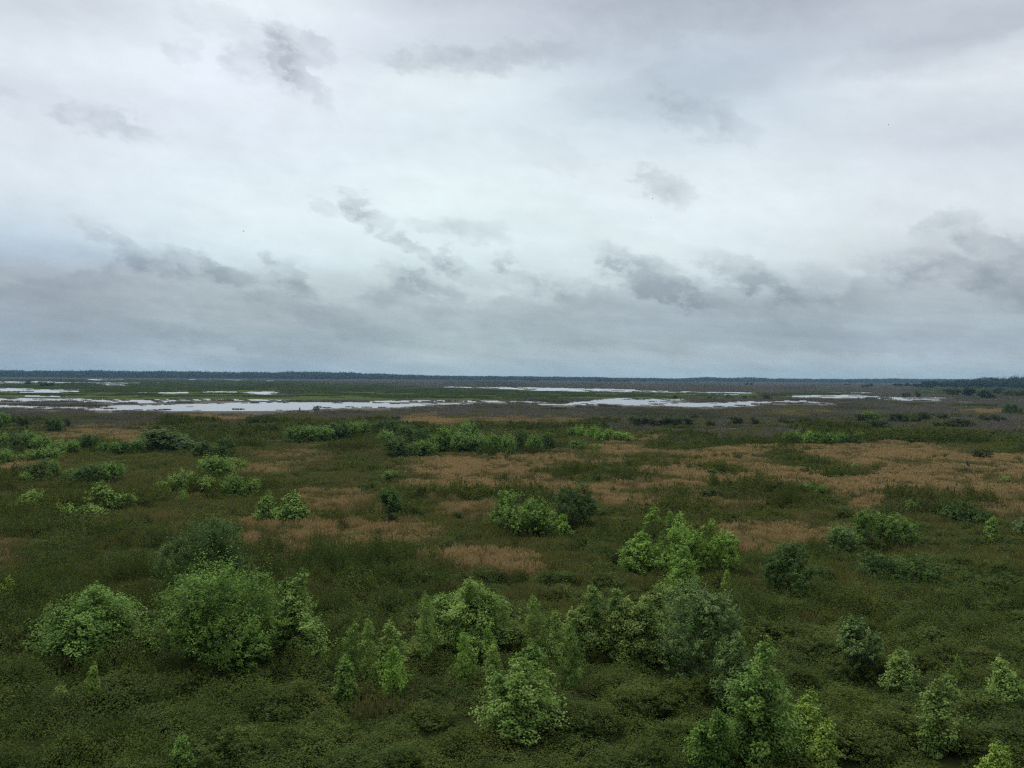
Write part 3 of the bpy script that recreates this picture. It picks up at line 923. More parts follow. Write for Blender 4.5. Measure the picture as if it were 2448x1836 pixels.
for e in NEAR:
    plant(e[0], e[1], *e[2:6], e[6], group=None, stems=e[7] if len(e) > 7 else None)


# taller dark bushes of the undergrowth
def bush():
    L, tb = crown_round(1.0, 1.0, .036, .025, 620, 13, 11)
    return L


protos = proto_set('tall_undergrowth', [bush() for _ in range(6)], M_UNDER_NEAR)
x, y = sample(22, 120, 2900)
px, py, tan, dead, green, wm = zones(x, y)
n = len(x)
thick = ellip(px, py, [(1180, 1640, 560, 190, 1), (1720, 1640, 330, 210, .8), (560, 1580, 330, 110, .75), (200, 1560, 190, 80, .6), (1560, 1480, 240, 130, .9), (2080, 1620, 360, 120, .55), (2200, 1380, 260, 90, .8), (1250, 1270, 150, 40, .7), (1000, 1790, 900, 90, .55), (2250, 1780, 260, 90, .4)], .8 * (fbm(x * .3, y * .3, 95) - .5))
keep = (rng.uniform(size=n) < .07 + .50 * thick + .25 * sstep(.5, .7, fbm(x * .09, y * .09, 96))) & (rng.uniform(size=n) > 1.6 * tan)
for (sx, sy, sw) in YOUNG:                          # the young trees stand clear of them
    keep &= ~((y < sy + .3) & (y > sy - 3.6) & (np.abs(x - sx * y / sy) < .5 * sw + .5))
s = rng.uniform(1.3, 3.0, n)
b = Bag(); b.put(x, y, s, np.minimum(s * rng.uniform(.45, .75, n), rng.uniform(.9, 1.45, n)), np.clip(fbm(x * .08, y * .08, 97) + .3 * (rng.uniform(size=n) - .5), 0, 1), keep, z=-.1)
b.emit('tall_undergrowth', protos, 'dark dense bushes of the undergrowth filling the ground between the near trees', 'undergrowth')


# shared kinds for the middle distance: a few crowns of each colour, copied
def proto_tree(name, cat, L, tb, mat):
    root = empty(name, (0, 0, 0))
    link('trunk', tb.mesh('trunk', M_BARK), root)
    link('crown', L.mesh('crown', mat), root)
    return {'root': root, 'used': False, 'cat': cat}


LIB = {}


def lib(key, builder, n, name, cat, mat):
    LIB[key] = [[None, builder, name, cat, mat] for _ in range(n)]


ORD = ['first', 'second', 'third', 'fourth', 'fifth', 'sixth', 'seventh', 'eighth', 'ninth', 'tenth', 'eleventh', 'twelfth', 'thirteenth',
       'fourteenth', 'fifteenth', 'sixteenth', 'seventeenth', 'eighteenth', 'nineteenth', 'twentieth']

lib('mid', lambda: crown_round(1, 1, .058, .040, 420, 14, 13), 4, 'round_shrub', 'shrub', M_LEAF['mid'])
lib('dark', lambda: crown_round(1, 1, .055, .038, 440, 14, 12), 4, 'round_shrub', 'shrub', M_LEAF['dark'])
lib('pale', lambda: crown_round(1, 1, .062, .042, 330, 13, 14), 3, 'round_shrub', 'shrub', M_LEAF['pale'])
lib('bright', lambda: crown_round(1, 1, .062, .042, 340, 13, 14), 3, 'round_shrub', 'shrub', M_LEAF['bright'])
lib('spire', lambda: crown_sapling(.9, 1, .085, .06, 3, 3.2), 2, 'young_tree', 'young tree', M_LEAF['pale'])
lib('marsh', lambda: crown_round(1, 1, .085, .055, 150, 12, 10), 3, 'marsh_shrub', 'shrub', M_LEAF['marsh'])
lib('wood', lambda: crown_round(1, 1, .085, .065, 230, 13, 13), 4, 'broadleaf_tree', 'tree', M_LEAF['wood'])


def inst(key, x0, x1, yt, yb, label, group, zb=.45, wmin=0.0):
    P, d, w, h = place(x0, x1, yt, yb, zb)
    e = LIB[key][rng.integers(0, len(LIB[key]))]
    if e[0] is None:
        L, tb = fit(*e[1](), 1.0, 1.0)
        root = empty(e[2], (0, 0, 0))
        link('trunk', tb.mesh('trunk', M_BARK), root)
        link('crown', L.mesh('crown', e[4]), root)
        e[0] = root
    else:
        src = e[0]
        root = src.copy(); COL.objects.link(root)
        for ch in src.children:
            c = ch.copy(); COL.objects.link(c); c.parent = root
    root.location = (P[0], P[1], .03)
    root.rotation_euler = (0, 0, rng.uniform(0, 6.28))
    root.scale = (w * 1.06, w * 1.06, h * 1.02)
    tag(root, label, e[3], group)
    return root


def row(items, text, group, frm='left', zb=.45):
    """a thicket: items (key, x0, x1, ytop, ybase); labels count along it"""
    items = sorted(items, key=lambda t: t[1] + t[2])
    for i, it in enumerate(items):
        inst(it[0], *it[1:5], f'{ORD[i]} bush from {frm} in {text}', group, zb)


# the bushes at the left, middle distance
row([('mid', -30, 20, 1030, 1080), ('dark', 5, 48, 1036, 1082), ('mid', 42, 90, 1030, 1078), ('mid', 78, 122, 1040, 1088), ('pale', 118, 158, 1052, 1090),
     ('mid', -10, 40, 1072, 1108), ('pale', 48, 92, 1076, 1106), ('mid', 86, 142, 1068, 1106)],
    'the tangled green thicket at the far left', 'bushes of the left thicket')
inst('dark', 338, 464, 1025, 1076, 'widest flat-topped dark bush at the right end of the left-hand line', None)
row([('dark', 188, 236, 1036, 1076), ('mid', 160, 192, 1052, 1084), ('mid', 234, 262, 1056, 1084), ('mid', 258, 290, 1052, 1086), ('dark', 284, 312, 1054, 1084), ('mid', 308, 342, 1050, 1082)],
    'the line leading to the widest flat-topped dark bush', 'bushes in line left of the flat-topped bush')
inst('dark', 462, 504, 1052, 1096, 'dark bush just right below the widest flat-topped dark bush', None)
inst('dark', 519, 564, 1043, 1092, 'dark pointed bush, farthest right beside the flat-topped bush', None)
inst('mid', 500, 526, 1064, 1094, 'small green bush between the two dark bushes right of the flat-topped one', None)
inst('dark', 112, 152, 995, 1034, 'dark leafy tree standing in grey stems above the left thicket', None)
inst('marsh', 150, 166, 1001, 1020, 'small dark bush at the right foot of the dark tree in grey stems', None)
inst('mid', -14, 18, 984, 1030, 'green tree at the left edge, in front of the grey stems', None)
inst('marsh', 40, 66, 996, 1030, 'leafless grey bush between the left-edge tree and the dark leafy tree', None)
inst('dark', 66, 124, 1098, 1152, 'dark bush directly below the tangled left thicket', None)
inst('mid', 112, 142, 1100, 1142, 'lighter bush touching the right side of the dark one below the left thicket', None)
inst('pale', 44, 76, 1128, 1158, 'small pale bush at the left foot of the dark one below the left thicket', None)
row([('pale', 150, 184, 1120, 1152), ('dark', 180, 238, 1109, 1158), ('mid', 234, 290, 1104, 1154)], 'the short row of three under the left thicket', 'three bushes in a short row')
row([('pale', 384, 432, 1136, 1180), ('pale', 420, 478, 1126, 1178), ('bright', 470, 494, 1098, 1124), ('mid', 478, 542, 1090, 1150), ('bright', 530, 582, 1094, 1128),
     ('pale', 474, 538, 1140, 1184), ('mid', 533, 588, 1132, 1188), ('pale', 588, 624, 1142, 1184)], 'the light green clump of eight left of the centre', 'bushes of the light green clump at left')
inst('bright', 425, 450, 1172, 1202, 'small bright bush alone below the light green clump of eight', None)
inst('pale', 36, 100, 1174, 1228, 'grey-green bush with dark heart, lowest at the far left', None)
row([('spire', 208, 272, 1161, 1224), ('bright', 138, 200, 1204, 1238), ('pale', 194, 256, 1206, 1238), ('mid', 258, 292, 1184, 1214), ('bright', 288, 322, 1180, 1210)],
    'the peaked bright clump under the row of three', 'bushes of the peaked bright clump')
inst('spire', 612, 666, 1186, 1252, 'left one of the twin upright bushes above the brown grass', 'twin upright bushes')
inst('spire', 662, 730, 1185, 1252, 'right one of the twin upright bushes above the brown grass', 'twin upright bushes')
# the long middle thicket
row([('mid', 682, 726, 1018, 1060), ('mid', 716, 756, 1019, 1060), ('mid', 748, 796, 1018, 1058), ('dark', 774, 830, 1010, 1054), ('mid', 812, 862, 1007, 1050), ('mid', 850, 882, 1006, 1046)],
    'the back half of the long middle thicket', 'bushes of the long middle thicket, back left')
row([('dark', 884, 922, 1006, 1040), ('dark', 914, 958, 1004, 1044), ('dark', 950, 1004, 1016, 1060), ('dark', 996, 1034, 1020, 1062), ('pale', 904, 942, 1030, 1060),
     ('dark', 920, 982, 1042, 1094), ('mid', 980, 1040, 1052, 1092)], 'the dark middle part of the long middle thicket', 'bushes of the long middle thicket, dark part')
row([('mid', 1030, 1090, 1018, 1082), ('mid', 1082, 1142, 1007, 1060), ('mid', 1084, 1132, 1036, 1086), ('mid', 1122, 1172, 1036, 1086), ('mid', 1166, 1212, 1032, 1086), ('mid', 1198, 1240, 1038, 1090),
     ('dark', 1230, 1262, 1026, 1080), ('mid', 1258, 1298, 1036, 1082), ('dark', 1290, 1332, 1032, 1078)], 'the right, tallest part of the long middle thicket', 'bushes of the long middle thicket, right part')
# lime strip right of it
row([('bright', 1376, 1408, 1017, 1046), ('bright', 1398, 1428, 1018, 1050), ('bright', 1420, 1448, 1022, 1054), ('bright', 1440, 1468, 1026, 1056), ('bright', 1460, 1490, 1031, 1057), ('bright', 1482, 1512, 1034, 1058),
     ('mid', 1352, 1382, 1020, 1044)], 'the low lime strip right of the long middle thicket', 'bushes of the low lime strip')
inst('mid', 1364, 1402, 1052, 1076, 'small bush in front of the left end of the low lime strip', None)
inst('pale', 1416, 1436, 1062, 1078, 'smallest pale bush in front of the low lime strip', None)
# right: the hedge-like thicket
row([('mid', 1873, 1902, 1032, 1062), ('bright', 1894, 1924, 1030, 1062), ('bright', 1918, 1950, 1028, 1064), ('mid', 1942, 1976, 1032, 1066), ('mid', 1966, 2002, 1034, 1066), ('mid', 1992, 2030, 1034, 1064)],
    'the hedge-like thicket on the right of the plain', 'bushes of the hedge-like thicket')
inst('mid', 2044, 2070, 1029, 1060, 'rounded bush standing free at the right of the hedge-like thicket', None)
# dark shrubs on the grey-brown marsh, right of the middle
row([('marsh', 1502, 1534, 996, 1018), ('marsh', 1526, 1562, 993, 1016), ('marsh', 1552, 1588, 996, 1018), ('marsh', 1576, 1610, 994, 1018), ('marsh', 1588, 1626, 997, 1018), ('marsh', 1618, 1660, 998, 1018)],
    'the low dark shrub line behind the low lime strip', 'shrubs of the low dark line')
row([('marsh', 1650, 1668, 990, 1002), ('marsh', 1688, 1712, 1003, 1019), ('marsh', 1736, 1772, 996, 1013), ('marsh', 1794, 1814, 995, 1014), ('marsh', 1903, 1922, 1000, 1013)],
    'the scattered five behind the hedge', 'scattered shrubs behind the hedge-like thicket')
row([('marsh', 2044, 2072, 988, 1008), ('mid', 2062, 2096, 984, 1007), ('marsh', 2072, 2120, 1003, 1022), ('marsh', 2126, 2164, 988, 1008), ('dark', 2158, 2173, 988, 1009), ('marsh', 2180, 2204, 992, 1012),
     ('marsh', 2242, 2268, 986, 1005), ('marsh', 2232, 2278, 1002, 1022), ('marsh', 2278, 2328, 1000, 1021), ('marsh', 2190, 2222, 986, 1004)],
    'the dark scattered scrub above the free rounded bush', 'dark scrub at the right')
row([('dark', 2399, 2421, 964, 990), ('dark', 2420, 2436, 964, 988), ('dark', 2432, 2444, 975, 990)], 'the tall dark trio near the right edge', 'tall dark trio')
row([('marsh', 2338, 2368, 990, 1006), ('marsh', 2366, 2404, 990, 1008)], 'the dark pair under the rust-red grass patch', 'dark pair under the rust patch')
inst('marsh', 2318, 2368, 1074, 1096, 'dark low shrub above the brown grass near the right edge', None)
inst('marsh', 2432, 2470, 1062, 1080, 'dark low shrub cut by the right edge above the brown grass', None)
# single small shrubs in the tan grass
inst('dark', 1688, 1726, 1121, 1139, 'low dark shrub alone in the widest brown grass patch', None)
row([('marsh', 1332, 1354, 1132, 1146), ('marsh', 1415, 1434, 1135, 1162), ('marsh', 1444, 1459, 1138, 1152), ('marsh', 1480, 1510, 1136, 1153)],
    'the small dark four in the brown grass right of centre', 'small dark shrubs in the brown grass')
inst('marsh', 1018, 1046, 1135, 1146, 'flat dark shrub at the left end of the brown grass', None)
inst('mid', 912, 948, 1124, 1148, 'green low bush above the solitary dark upright bush', None)
inst('pale', 1197, 1217, 1156, 1174, 'tiny green shrub above the round bright-topped tree', None)
inst('pale', 2158, 2196, 1198, 1226, 'pale yellow-green bush in brown grass above the three joined bushes', None)
inst('mid', 2396, 2420, 1140, 1157, 'small green bush in brown grass near the right edge', None)
inst('mid', 1903, 1944, 1156, 1180, 'green low bush at the lower rim of the brown grass', None)
inst('mid', 1950, 1976, 1160, 1184, 'smaller green bush right beside the one at the lower rim of the brown grass', None)
inst('pale', 2030, 2050, 1108, 1124, 'tiny pale bush in the middle of the right-hand brown grass', None)
row([('marsh', 1662, 1704, 1168, 1192), ('marsh', 1694, 1740, 1170, 1196), ('marsh', 1732, 1778, 1174, 1198)], 'the low dark mat below the widest brown grass', 'shrubs of the low dark mat')
# at the water
inst('marsh', 751, 772, 970, 984, 'dark bush standing at the near edge of the main water', None, .2)
row([('marsh', 1606, 1619, 945, 953), ('mid', 1689, 1703, 943, 955), ('mid', 1734, 1752, 942, 955), ('mid', 1770, 1790, 942, 954), ('mid', 1796, 1809, 943, 955), ('marsh', 1823, 1844, 943, 957)],
    'the row on the far bank at right', 'bushes along the far bank', zb=.2)
row([('marsh', 61, 79, 908, 919), ('marsh', 90, 112, 911, 923), ('marsh', 106, 128, 911, 924)], 'the brown three standing in the far left water', 'bushes in the far left water', zb=.2)
row([('marsh', 1264, 1285, 904, 913), ('marsh', 1314, 1324, 904, 911), ('marsh', 1424, 1450, 904, 914), ('marsh', 1446, 1476, 904, 914), ('marsh', 1472, 1502, 905, 914), ('marsh', 1534, 1546, 906, 914)],
    'the dark far row under the middle of the treeline', 'far bushes under the treeline', zb=.2)
row([('marsh', 1782, 1792, 915, 922), ('marsh', 1793, 1801, 916, 922), ('marsh', 2016, 2025, 916, 922), ('marsh', 2026, 2033, 917, 922), ('marsh', 2060, 2076, 917, 927), ('marsh', 2074, 2090, 916, 926)],
    'the far dots on the purplish marsh at right', 'far bushes on the purplish marsh', zb=.2)
row([('marsh', 2156, 2179, 938, 949), ('marsh', 2188, 2200, 934, 949), ('marsh', 2256, 2296, 928, 946), ('wood', 2302, 2330, 926, 949), ('wood', 2341, 2374, 931, 954), ('marsh', 2377, 2400, 927, 943), ('marsh', 2398, 2438, 934, 948), ('marsh', 2436, 2462, 932, 948)],
    'the dark clumps between right-hand water and far wood', 'clumps before the far wood', zb=.2)
# wood at the right end: back row then front row
itm = []
for i, xc in enumerate(range(2268, 2480, 19)):
    yt = float(pl(xc, [(2268, 909), (2290, 907.5), (2330, 906), (2345, 904), (2362, 902), (2392, 904.5), (2412, 900), (2424, 898.5), (2448, 900.5), (2490, 899)]))
    itm.append(('wood', xc - 17, xc + 17, yt, 924.5))
for i, it in enumerate(itm):
    inst(it[0], *it[1:5], f'{ORD[i]} tall tree from the left in the back row of the right-hand wood', 'back row of the right-hand wood', .2)
itm = [('wood', 2136, 2158, 916, 925), ('wood', 2160, 2182, 915, 926), ('wood', 2182, 2204, 917, 927), ('wood', 2204, 2244, 910.5, 927.5), ('wood', 2240, 2268, 915, 927), ('wood', 2264, 2296, 913, 927.5), ('wood', 2290, 2328, 912, 927.5),
       ('wood', 2322, 2358, 911, 928), ('wood', 2352, 2382, 913, 928), ('wood', 2376, 2414, 911, 928), ('wood', 2406, 2446, 910, 928), ('wood', 2440, 2480, 912, 928)]
for i, it in enumerate(itm):
    inst(it[0], *it[1:5], f'{ORD[i]} dark round tree from the left in the front row of the right-hand wood', 'front row of the right-hand wood', .2)

# ------------------------------------------------------------------ the far treeline: one mass
TL_TOP = [(-400, 884), (0, 885), (300, 886), (600, 889), (700, 887.5), (820, 889), (960, 895), (1040, 897), (1100, 898.5), (1220, 899), (1330, 900), (1440, 902), (1620, 904.6),
          (1660, 902.5), (1690, 901.4), (1740, 903), (1790, 901.8), (1840, 904.6), (1900, 905), (2040, 905.6), (2160, 905), (2280, 906.5), (2448, 908), (2900, 908)]
TL_D = [(-400, 2900), (0, 3000), (820, 3300), (1230, 3900), (2448, 4600), (2900, 4700)]
n = 5200
px = rng.uniform(-330, 2780, n)
dep = rng.uniform(0, 1, n)
d = pl(px, TL_D) + dep * 260 - 30
u = (px - 1224) / F
yt = pl(px, TL_TOP)
Ht = CAM_H + .9 * (horizon(px) - yt) / F * d
hvar = np.where(rng.uniform(size=n) < .04, rng.uniform(1.0, 1.07, n), rng.uniform(.84, 1.0, n))
Ht = Ht * hvar * (.88 + .22 * fbm(px * .03, dep * 0, 83))
wd = rng.uniform(16, 32, n)


def big_tree():
    L, tb = crown_round(1, 1, .13, .10, 100, 9, 13)
    return fit(L, tb, 1, 1)[0]


protos = proto_set('far_wood', [big_tree() for _ in range(6)], M_LEAF['wood'])
scatter('treeline', np.stack([d * u, d, 0 * d], -1), rng.uniform(0, 6.28, n), np.stack([wd, wd, Ht], -1), rng.uniform(0, 1, n), protos,
        'far unbroken line of dark woods along the whole horizon', 'woods')


# ------------------------------------------------------------------ small things
def simple_mat(name, a, b, scale, rough=.8):
    m, nt, out = new_mat(name)
    geo = nd(nt, 'ShaderNodeNewGeometry')
    nn = noise(nt, geo.outputs['Position'], scale, 3.0)
    p = nd(nt, 'ShaderNodeBsdfPrincipled'); p.inputs['Roughness'].default_value = rough
    nt.links.new(mixc(nt, maprange(nt, nn.outputs[0], .35, .7), a, b), p.inputs['Base Color'])
    nt.links.new(p.outputs[0], out.inputs[0])
    return m


M_STEM = simple_mat('bleached_wood', (.30, .27, .23), (.46, .43, .38), 9)
M_SNAG = simple_mat('dark_wood', (.030, .026, .022), (.060, .052, .044), 6)
M_FEATH_D = simple_mat('dark_feathers', (.03, .03, .032), (.06, .058, .058), 12)
M_FEATH_W = simple_mat('white_feathers', (.75, .75, .73), (.85, .85, .83), 12)


def stick(name, x, yt, yb, rad, mat, label, cat, lean=0.0, twigs=3, zb=.4):
    P, d, w, h = place(x - 2, x + 2, yt, yb, zb)
    tb = Tubes()
    pts = [np.array([0, 0, -.2]), np.array([lean * .3 * h + .02, 0, .35 * h]), np.array([lean * .6 * h - .015, .02, .7 * h]), np.array([lean * h, 0, h])]
    tb.add(pts, [rad * 1.3, rad, rad * .75, rad * .35], 6)
    for i in range(twigs):
        t = .45 + .15 * i
        p0 = pts[1] * (1 - t) + pts[3] * t
        a = 2.4 * i + .7
        e = np.array([math.cos(a), math.sin(a) * .5, .8]) * .12 * h
        tb.add([p0, p0 + e * .5 + np.array([0, 0, .01]), p0 + e], [rad * .5, rad * .35, rad * .12], 4)
    o = link(name, tb.mesh(name, mat))
    o.location = (P[0], P[1], .05)
    return tag(o, label, cat)


stick('dead_stem', 1870, 1496, 1534, .022, M_STEM, 'tallest bleached dead stem right of the bluish round tree', 'dead stem', -.05, 0)
stick('dead_stem', 1901, 1506, 1530, .015, M_STEM, 'short bleached dead stem, middle of the three right of the bluish tree', 'dead stem', .08, 0)
stick('dead_stem', 1927, 1503, 1528, .015, M_STEM, 'short bleached dead stem, farthest from the bluish tree', 'dead stem', .03, 0)
stick('dead_stem', 139, 1588, 1606, .016, M_STEM, 'short bleached dead stem left of the tiny bright yellow-green sapling', 'dead stem', .12, 0)
stick('leaning_snag', 2321, 1102, 1121, .22, M_SNAG, 'dark leaning dead trunk in brown grass near the right edge', 'dead trunk', -.45, 2)
stick('tree_stump', 2286, 1156, 1175, .2, M_SNAG, 'dark upright stump in the lower right brown grass', 'stump', .05, 1)
stick('tree_stump', 716.5, 974, 982, .28, M_SNAG, 'dark stump standing at the near edge of the main water', 'stump', .02, 1, zb=0)


def bird(px, py, d, span, label, bank=.3):
    rr = ray(px, py)
    P = C + rr * (d / rr[1])
    tb = Tubes()
    s = span * .62
    tb.add([(0, -.22 * s, 0), (0, -.16 * s, 0), (0, 0, .0), (0, .12 * s, .01 * s), (0, .19 * s, .015 * s), (0, .26 * s, .01 * s)], np.array([.05, .035, .065, .05, .035, .006]) * s, 8)
    o = link('flying_bird', tb.mesh('flying_bird', M_FEATH_D))
    for side in (-1, 1):                                       # a wing is a thin tapered solid
        x = np.array([.03, .2, .36, .5]) * s * side
        z = np.array([.01, .09, .10, .05]) * s
        ch = np.array([.17, .16, .11, .02]) * s
        yc = np.array([.03, .05, .02, -.06]) * s
        V = []; Q = []
        for i in range(4):
            for (yy, zz) in ((.5, 0), (.0, .012 * s), (-.5, 0), (0, -.008 * s)):
                V.append((x[i], yc[i] + yy * ch[i], z[i] + zz))
        for i in range(3):
            for k in range(4):
                a, b_ = i * 4 + k, i * 4 + (k + 1) % 4
                Q.append((a, b_, b_ + 4, a + 4))
        link('wing', mesh_quads('wing', np.array(V), np.array(Q), None, M_FEATH_D), o)
    o.location = P
    o.rotation_euler = (0, bank, 1.2)
    return tag(o, label, 'bird', 'birds flying over the prairie')


bird(582, 553, 110, .55, 'single dark bird flying left of the middle in bright sky', .5)
bird(1560, 475, 110, .45, 'dark bird flying just under the small grey cloud right of centre')
bird(1555, 520, 120, .40, 'dark bird in bright sky below the one under the small grey cloud', .1)
bird(2124, 298, 100, .40, 'dark bird high in the right part of the sky', .4)
bird(1850, 863.5, 260, .9, 'upper of two dark birds flying close together above the treeline', .3)
bird(1852.5, 868, 262, .9, 'lower of two dark birds flying close together above the treeline', -.2)


def egret(px, py, label):
    P = ground_at(px, py, 0.0)
    tb = Tubes()
    tb.add([(0, -.34, .55), (0, -.25, .60), (0, -.05, .68), (0, .12, .72), (0, .22, .80), (0, .20, .95), (0, .26, 1.08), (0, .34, 1.10), (0, .38, 1.10)],
           [.02, .07, .13, .11, .06, .035, .035, .045, .02], 8)
    o = link('white_egret', tb.mesh('white_egret', M_FEATH_W))
    t2 = Tubes(); t2.add([(0, .38, 1.10), (0, .45, 1.09), (0, .53, 1.07)], [.018, .012, .003], 5)
    link('beak', t2.mesh('beak', simple_mat('egret_beak', (.5, .33, .04), (.6, .4, .05), 5)), o)
    for sx in (-.05, .05):
        t3 = Tubes(); t3.add([(sx, -.02, .6), (sx, .0, .3), (sx, .0, -.1)], [.016, .013, .012], 5)
        link('leg', t3.mesh('leg', M_SNAG), o)
    o.location = (P[0], P[1], .0); o.rotation_euler = (0, 0, 1.3); o.scale = (1.15,) * 3
    return tag(o, label, 'egret', 'white egrets by the water')


egret(2176, 956.5, 'white egret at the near edge of the right-hand water strip')
egret(2199, 959.5, 'white egret on the bank just right of the one at the water')
egret(262, 990.5, 'white egret in grey stems below the left part of the water')
egret(1876, 955.5, 'white egret between the two right-hand water strips')


# ------------------------------------------------------------------ sky
W = bpy.data.worlds.new('World')
scene.world = W
W.use_nodes = True
nt = W.node_tree
for q in list(nt.nodes): nt.nodes.remove(q)
SUN_EL, SUN_AZ = R(58), R(-28)             # azimuth from +Y towards +X
tc = nd(nt, 'ShaderNodeTexCoord')
sep = nd(nt, 'ShaderNodeSeparateXYZ'); nt.links.new(tc.outputs['Generated'], sep.inputs[0])
AZ = mathn(nt, 'ARCTAN2', sep.outputs[0], sep.outputs[1])
EL = mathn(nt, 'ARCSINE', sep.outputs[2])


def azel(px, py):
    r = ray(px, py); r = r / np.linalg.norm(r)
    return math.atan2(r[0], r[1]), math.asin(r[2])


# two scales of turbulence, flattened and slanting the way the cloud streets run
sl = mathn(nt, 'MULTIPLY_ADD', AZ, .10, EL)
cv = nd(nt, 'ShaderNodeCombineXYZ')
nt.links.new(mathn(nt, 'MULTIPLY', AZ, 7.0), cv.inputs[0]); nt.links.new(mathn(nt, 'MULTIPLY', sl, 20.0), cv.inputs[1]); cv.inputs[2].default_value = 3.3
N_BIG = noise(nt, cv.outputs[0], .75, 5.0, .55)
cv2 = nd(nt, 'ShaderNodeCombineXYZ')
sl2 = mathn(nt, 'MULTIPLY_ADD', AZ, .12, EL)
nt.links.new(mathn(nt, 'MULTIPLY', AZ, 30.0), cv2.inputs[0]); nt.links.new(mathn(nt, 'MULTIPLY', sl2, 46.0), cv2.inputs[1]); cv2.inputs[2].default_value = 9.1
N_FINE = noise(nt, cv2.outputs[0], 1.0, 7.0, .62)
sc1 = nd(nt, 'ShaderNodeSeparateColor'); nt.links.new(N_BIG.outputs['Color'], sc1.inputs[0])
sc2 = nd(nt, 'ShaderNodeSeparateColor'); nt.links.new(N_FINE.outputs['Color'], sc2.inputs[0])
half = lambda s: mathn(nt, 'SUBTRACT', s, .5)
# warped coordinates
wa = mathn(nt, 'MULTIPLY_ADD', half(sc1.outputs[0]), .10, AZ)
we = mathn(nt, 'MULTIPLY_ADD', half(sc1.outputs[1]), .045, EL)
fa = mathn(nt, 'MULTIPLY_ADD', half(sc2.outputs[0]), .085, AZ)
fe = mathn(nt, 'MULTIPLY_ADD', half(sc2.outputs[1]), .050, EL)

SKY_COLS = [
    (60, [(0, (214, 216, 228)), (110, (228, 230, 242)), (210, (221, 226, 238)), (300, (222, 226, 238)), (410, (222, 229, 240)), (500, (210, 220, 233)), (600, (182, 197, 216)), (660, (176, 183, 196)), (720, (168, 177, 189)), (790, (150, 163, 179)), (840, (156, 170, 187)), (890, (150, 167, 188))]),
    (620, [(0, (234, 236, 246)), (100, (233, 236, 249)), (240, (229, 234, 246)), (330, (224, 231, 243)), (430, (226, 235, 244)), (520, (226, 236, 244)), (600, (214, 227, 236)), (680, (196, 206, 214)), (740, (178, 189, 198)), (800, (160, 175, 187)), (850, (164, 178, 192)), (895, (158, 174, 192))]),
    (1080, [(0, (200, 203, 217)), (50, (212, 216, 230)), (130, (208, 216, 228)), (200, (230, 238, 246)), (300, (222, 231, 240)), (400, (226, 236, 243)), (500, (231, 242, 248)), (600, (220, 233, 239)), (680, (203, 216, 222)), (740, (187, 199, 206)), (800, (174, 187, 195)), (850, (176, 190, 199)), (905, (163, 181, 195))]),
    (1650, [(0, (180, 186, 200)), (60, (192, 198, 213)), (160, (196, 206, 221)), (250, (198, 209, 223)), (330, (212, 221, 232)), (410, (228, 235, 244)), (500, (231, 240, 248)), (590, (223, 233, 240)), (650, (204, 215, 223)), (720, (186, 197, 206)), (790, (168, 181, 194)), (850, (172, 185, 196)), (910, (160, 177, 192))]),
    (2360, [(0, (200, 202, 216)), (90, (199, 203, 217)), (170, (228, 229, 240)), (250, (214, 217, 229)), (330, (208, 212, 225)), (440, (226, 230, 240)), (520, (222, 227, 236)), (600, (206, 211, 220)), (680, (186, 193, 203)), (740, (178, 188, 199)), (800, (166, 178, 192)), (860, (170, 183, 196)), (915, (160, 176, 191))]),
]
EMAX = .60
ramps = []
for xc, st in SKY_COLS:
    rp = nd(nt, 'ShaderNodeValToRGB')
    nt.links.new(mathn(nt, 'DIVIDE', we, EMAX), rp.inputs[0])
    el = sorted([(azel(xc, py)[1] / EMAX, skyc(*c)) for py, c in st])
    zen = rgb8(236, 238, 246)
    el.append((.98, zen))
    el = [(max(0.0, p), c) for p, c in el]
    e = rp.color_ramp.elements
    e[0].position, e[0].color = el[0]
    e[1].position, e[1].color = el[-1]
    for p, c in el[1:-1]:
        q = e.new(p); q.color = c
    ramps.append((azel(xc, 450)[0], rp.outputs[0]))
sky = ramps[0][1]
for i in range(1, len(ramps)):
    f = nd(nt, 'ShaderNodeMapRange', interpolation_type='SMOOTHSTEP')
    nt.links.new(wa, f.inputs[0]); f.inputs[1].default_value = ramps[i - 1][0]; f.inputs[2].default_value = ramps[i][0]
    sky = mixc(nt, f.outputs[0], sky, ramps[i][1])
# soft mottling of the cloud sheet
cv3 = nd(nt, 'ShaderNodeCombineXYZ')
sl3 = mathn(nt, 'MULTIPLY_ADD', AZ, .09, EL)
nt.links.new(mathn(nt, 'MULTIPLY', AZ, 11.0), cv3.inputs[0]); nt.links.new(mathn(nt, 'MULTIPLY', sl3, 75.0), cv3.inputs[1]); cv3.inputs[2].default_value = 5.7
N_ST = noise(nt, cv3.outputs[0], 1.0, 5.0, .6)
streak = mathn(nt, 'MULTIPLY', half(N_ST.outputs[0]), maprange(nt, EL, .06, .15, .42, .05))
lowf = maprange(nt, EL, 0.02, .16, 1.0, .55)
mot = mathn(nt, 'MULTIPLY', mathn(nt, 'ADD', mathn(nt, 'MULTIPLY', half(N_BIG.outputs[0]), .55), mathn(nt, 'MULTIPLY', half(N_FINE.outputs[0]), .26)), lowf)
gain = mathn(nt, 'ADD', mathn(nt, 'ADD', 1.0, mot), streak)
gain = mathn(nt, 'MULTIPLY', gain, maprange(nt, sep.outputs[1], -.5, .25, .5, 1.0))      # unseen sky behind the camera, dimmed by choice to darken the crown fronts
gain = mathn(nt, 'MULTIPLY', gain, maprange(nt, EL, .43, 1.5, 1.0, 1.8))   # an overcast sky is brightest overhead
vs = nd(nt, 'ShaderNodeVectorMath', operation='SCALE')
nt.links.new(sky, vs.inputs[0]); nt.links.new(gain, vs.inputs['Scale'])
sky = vs.outputs[0]
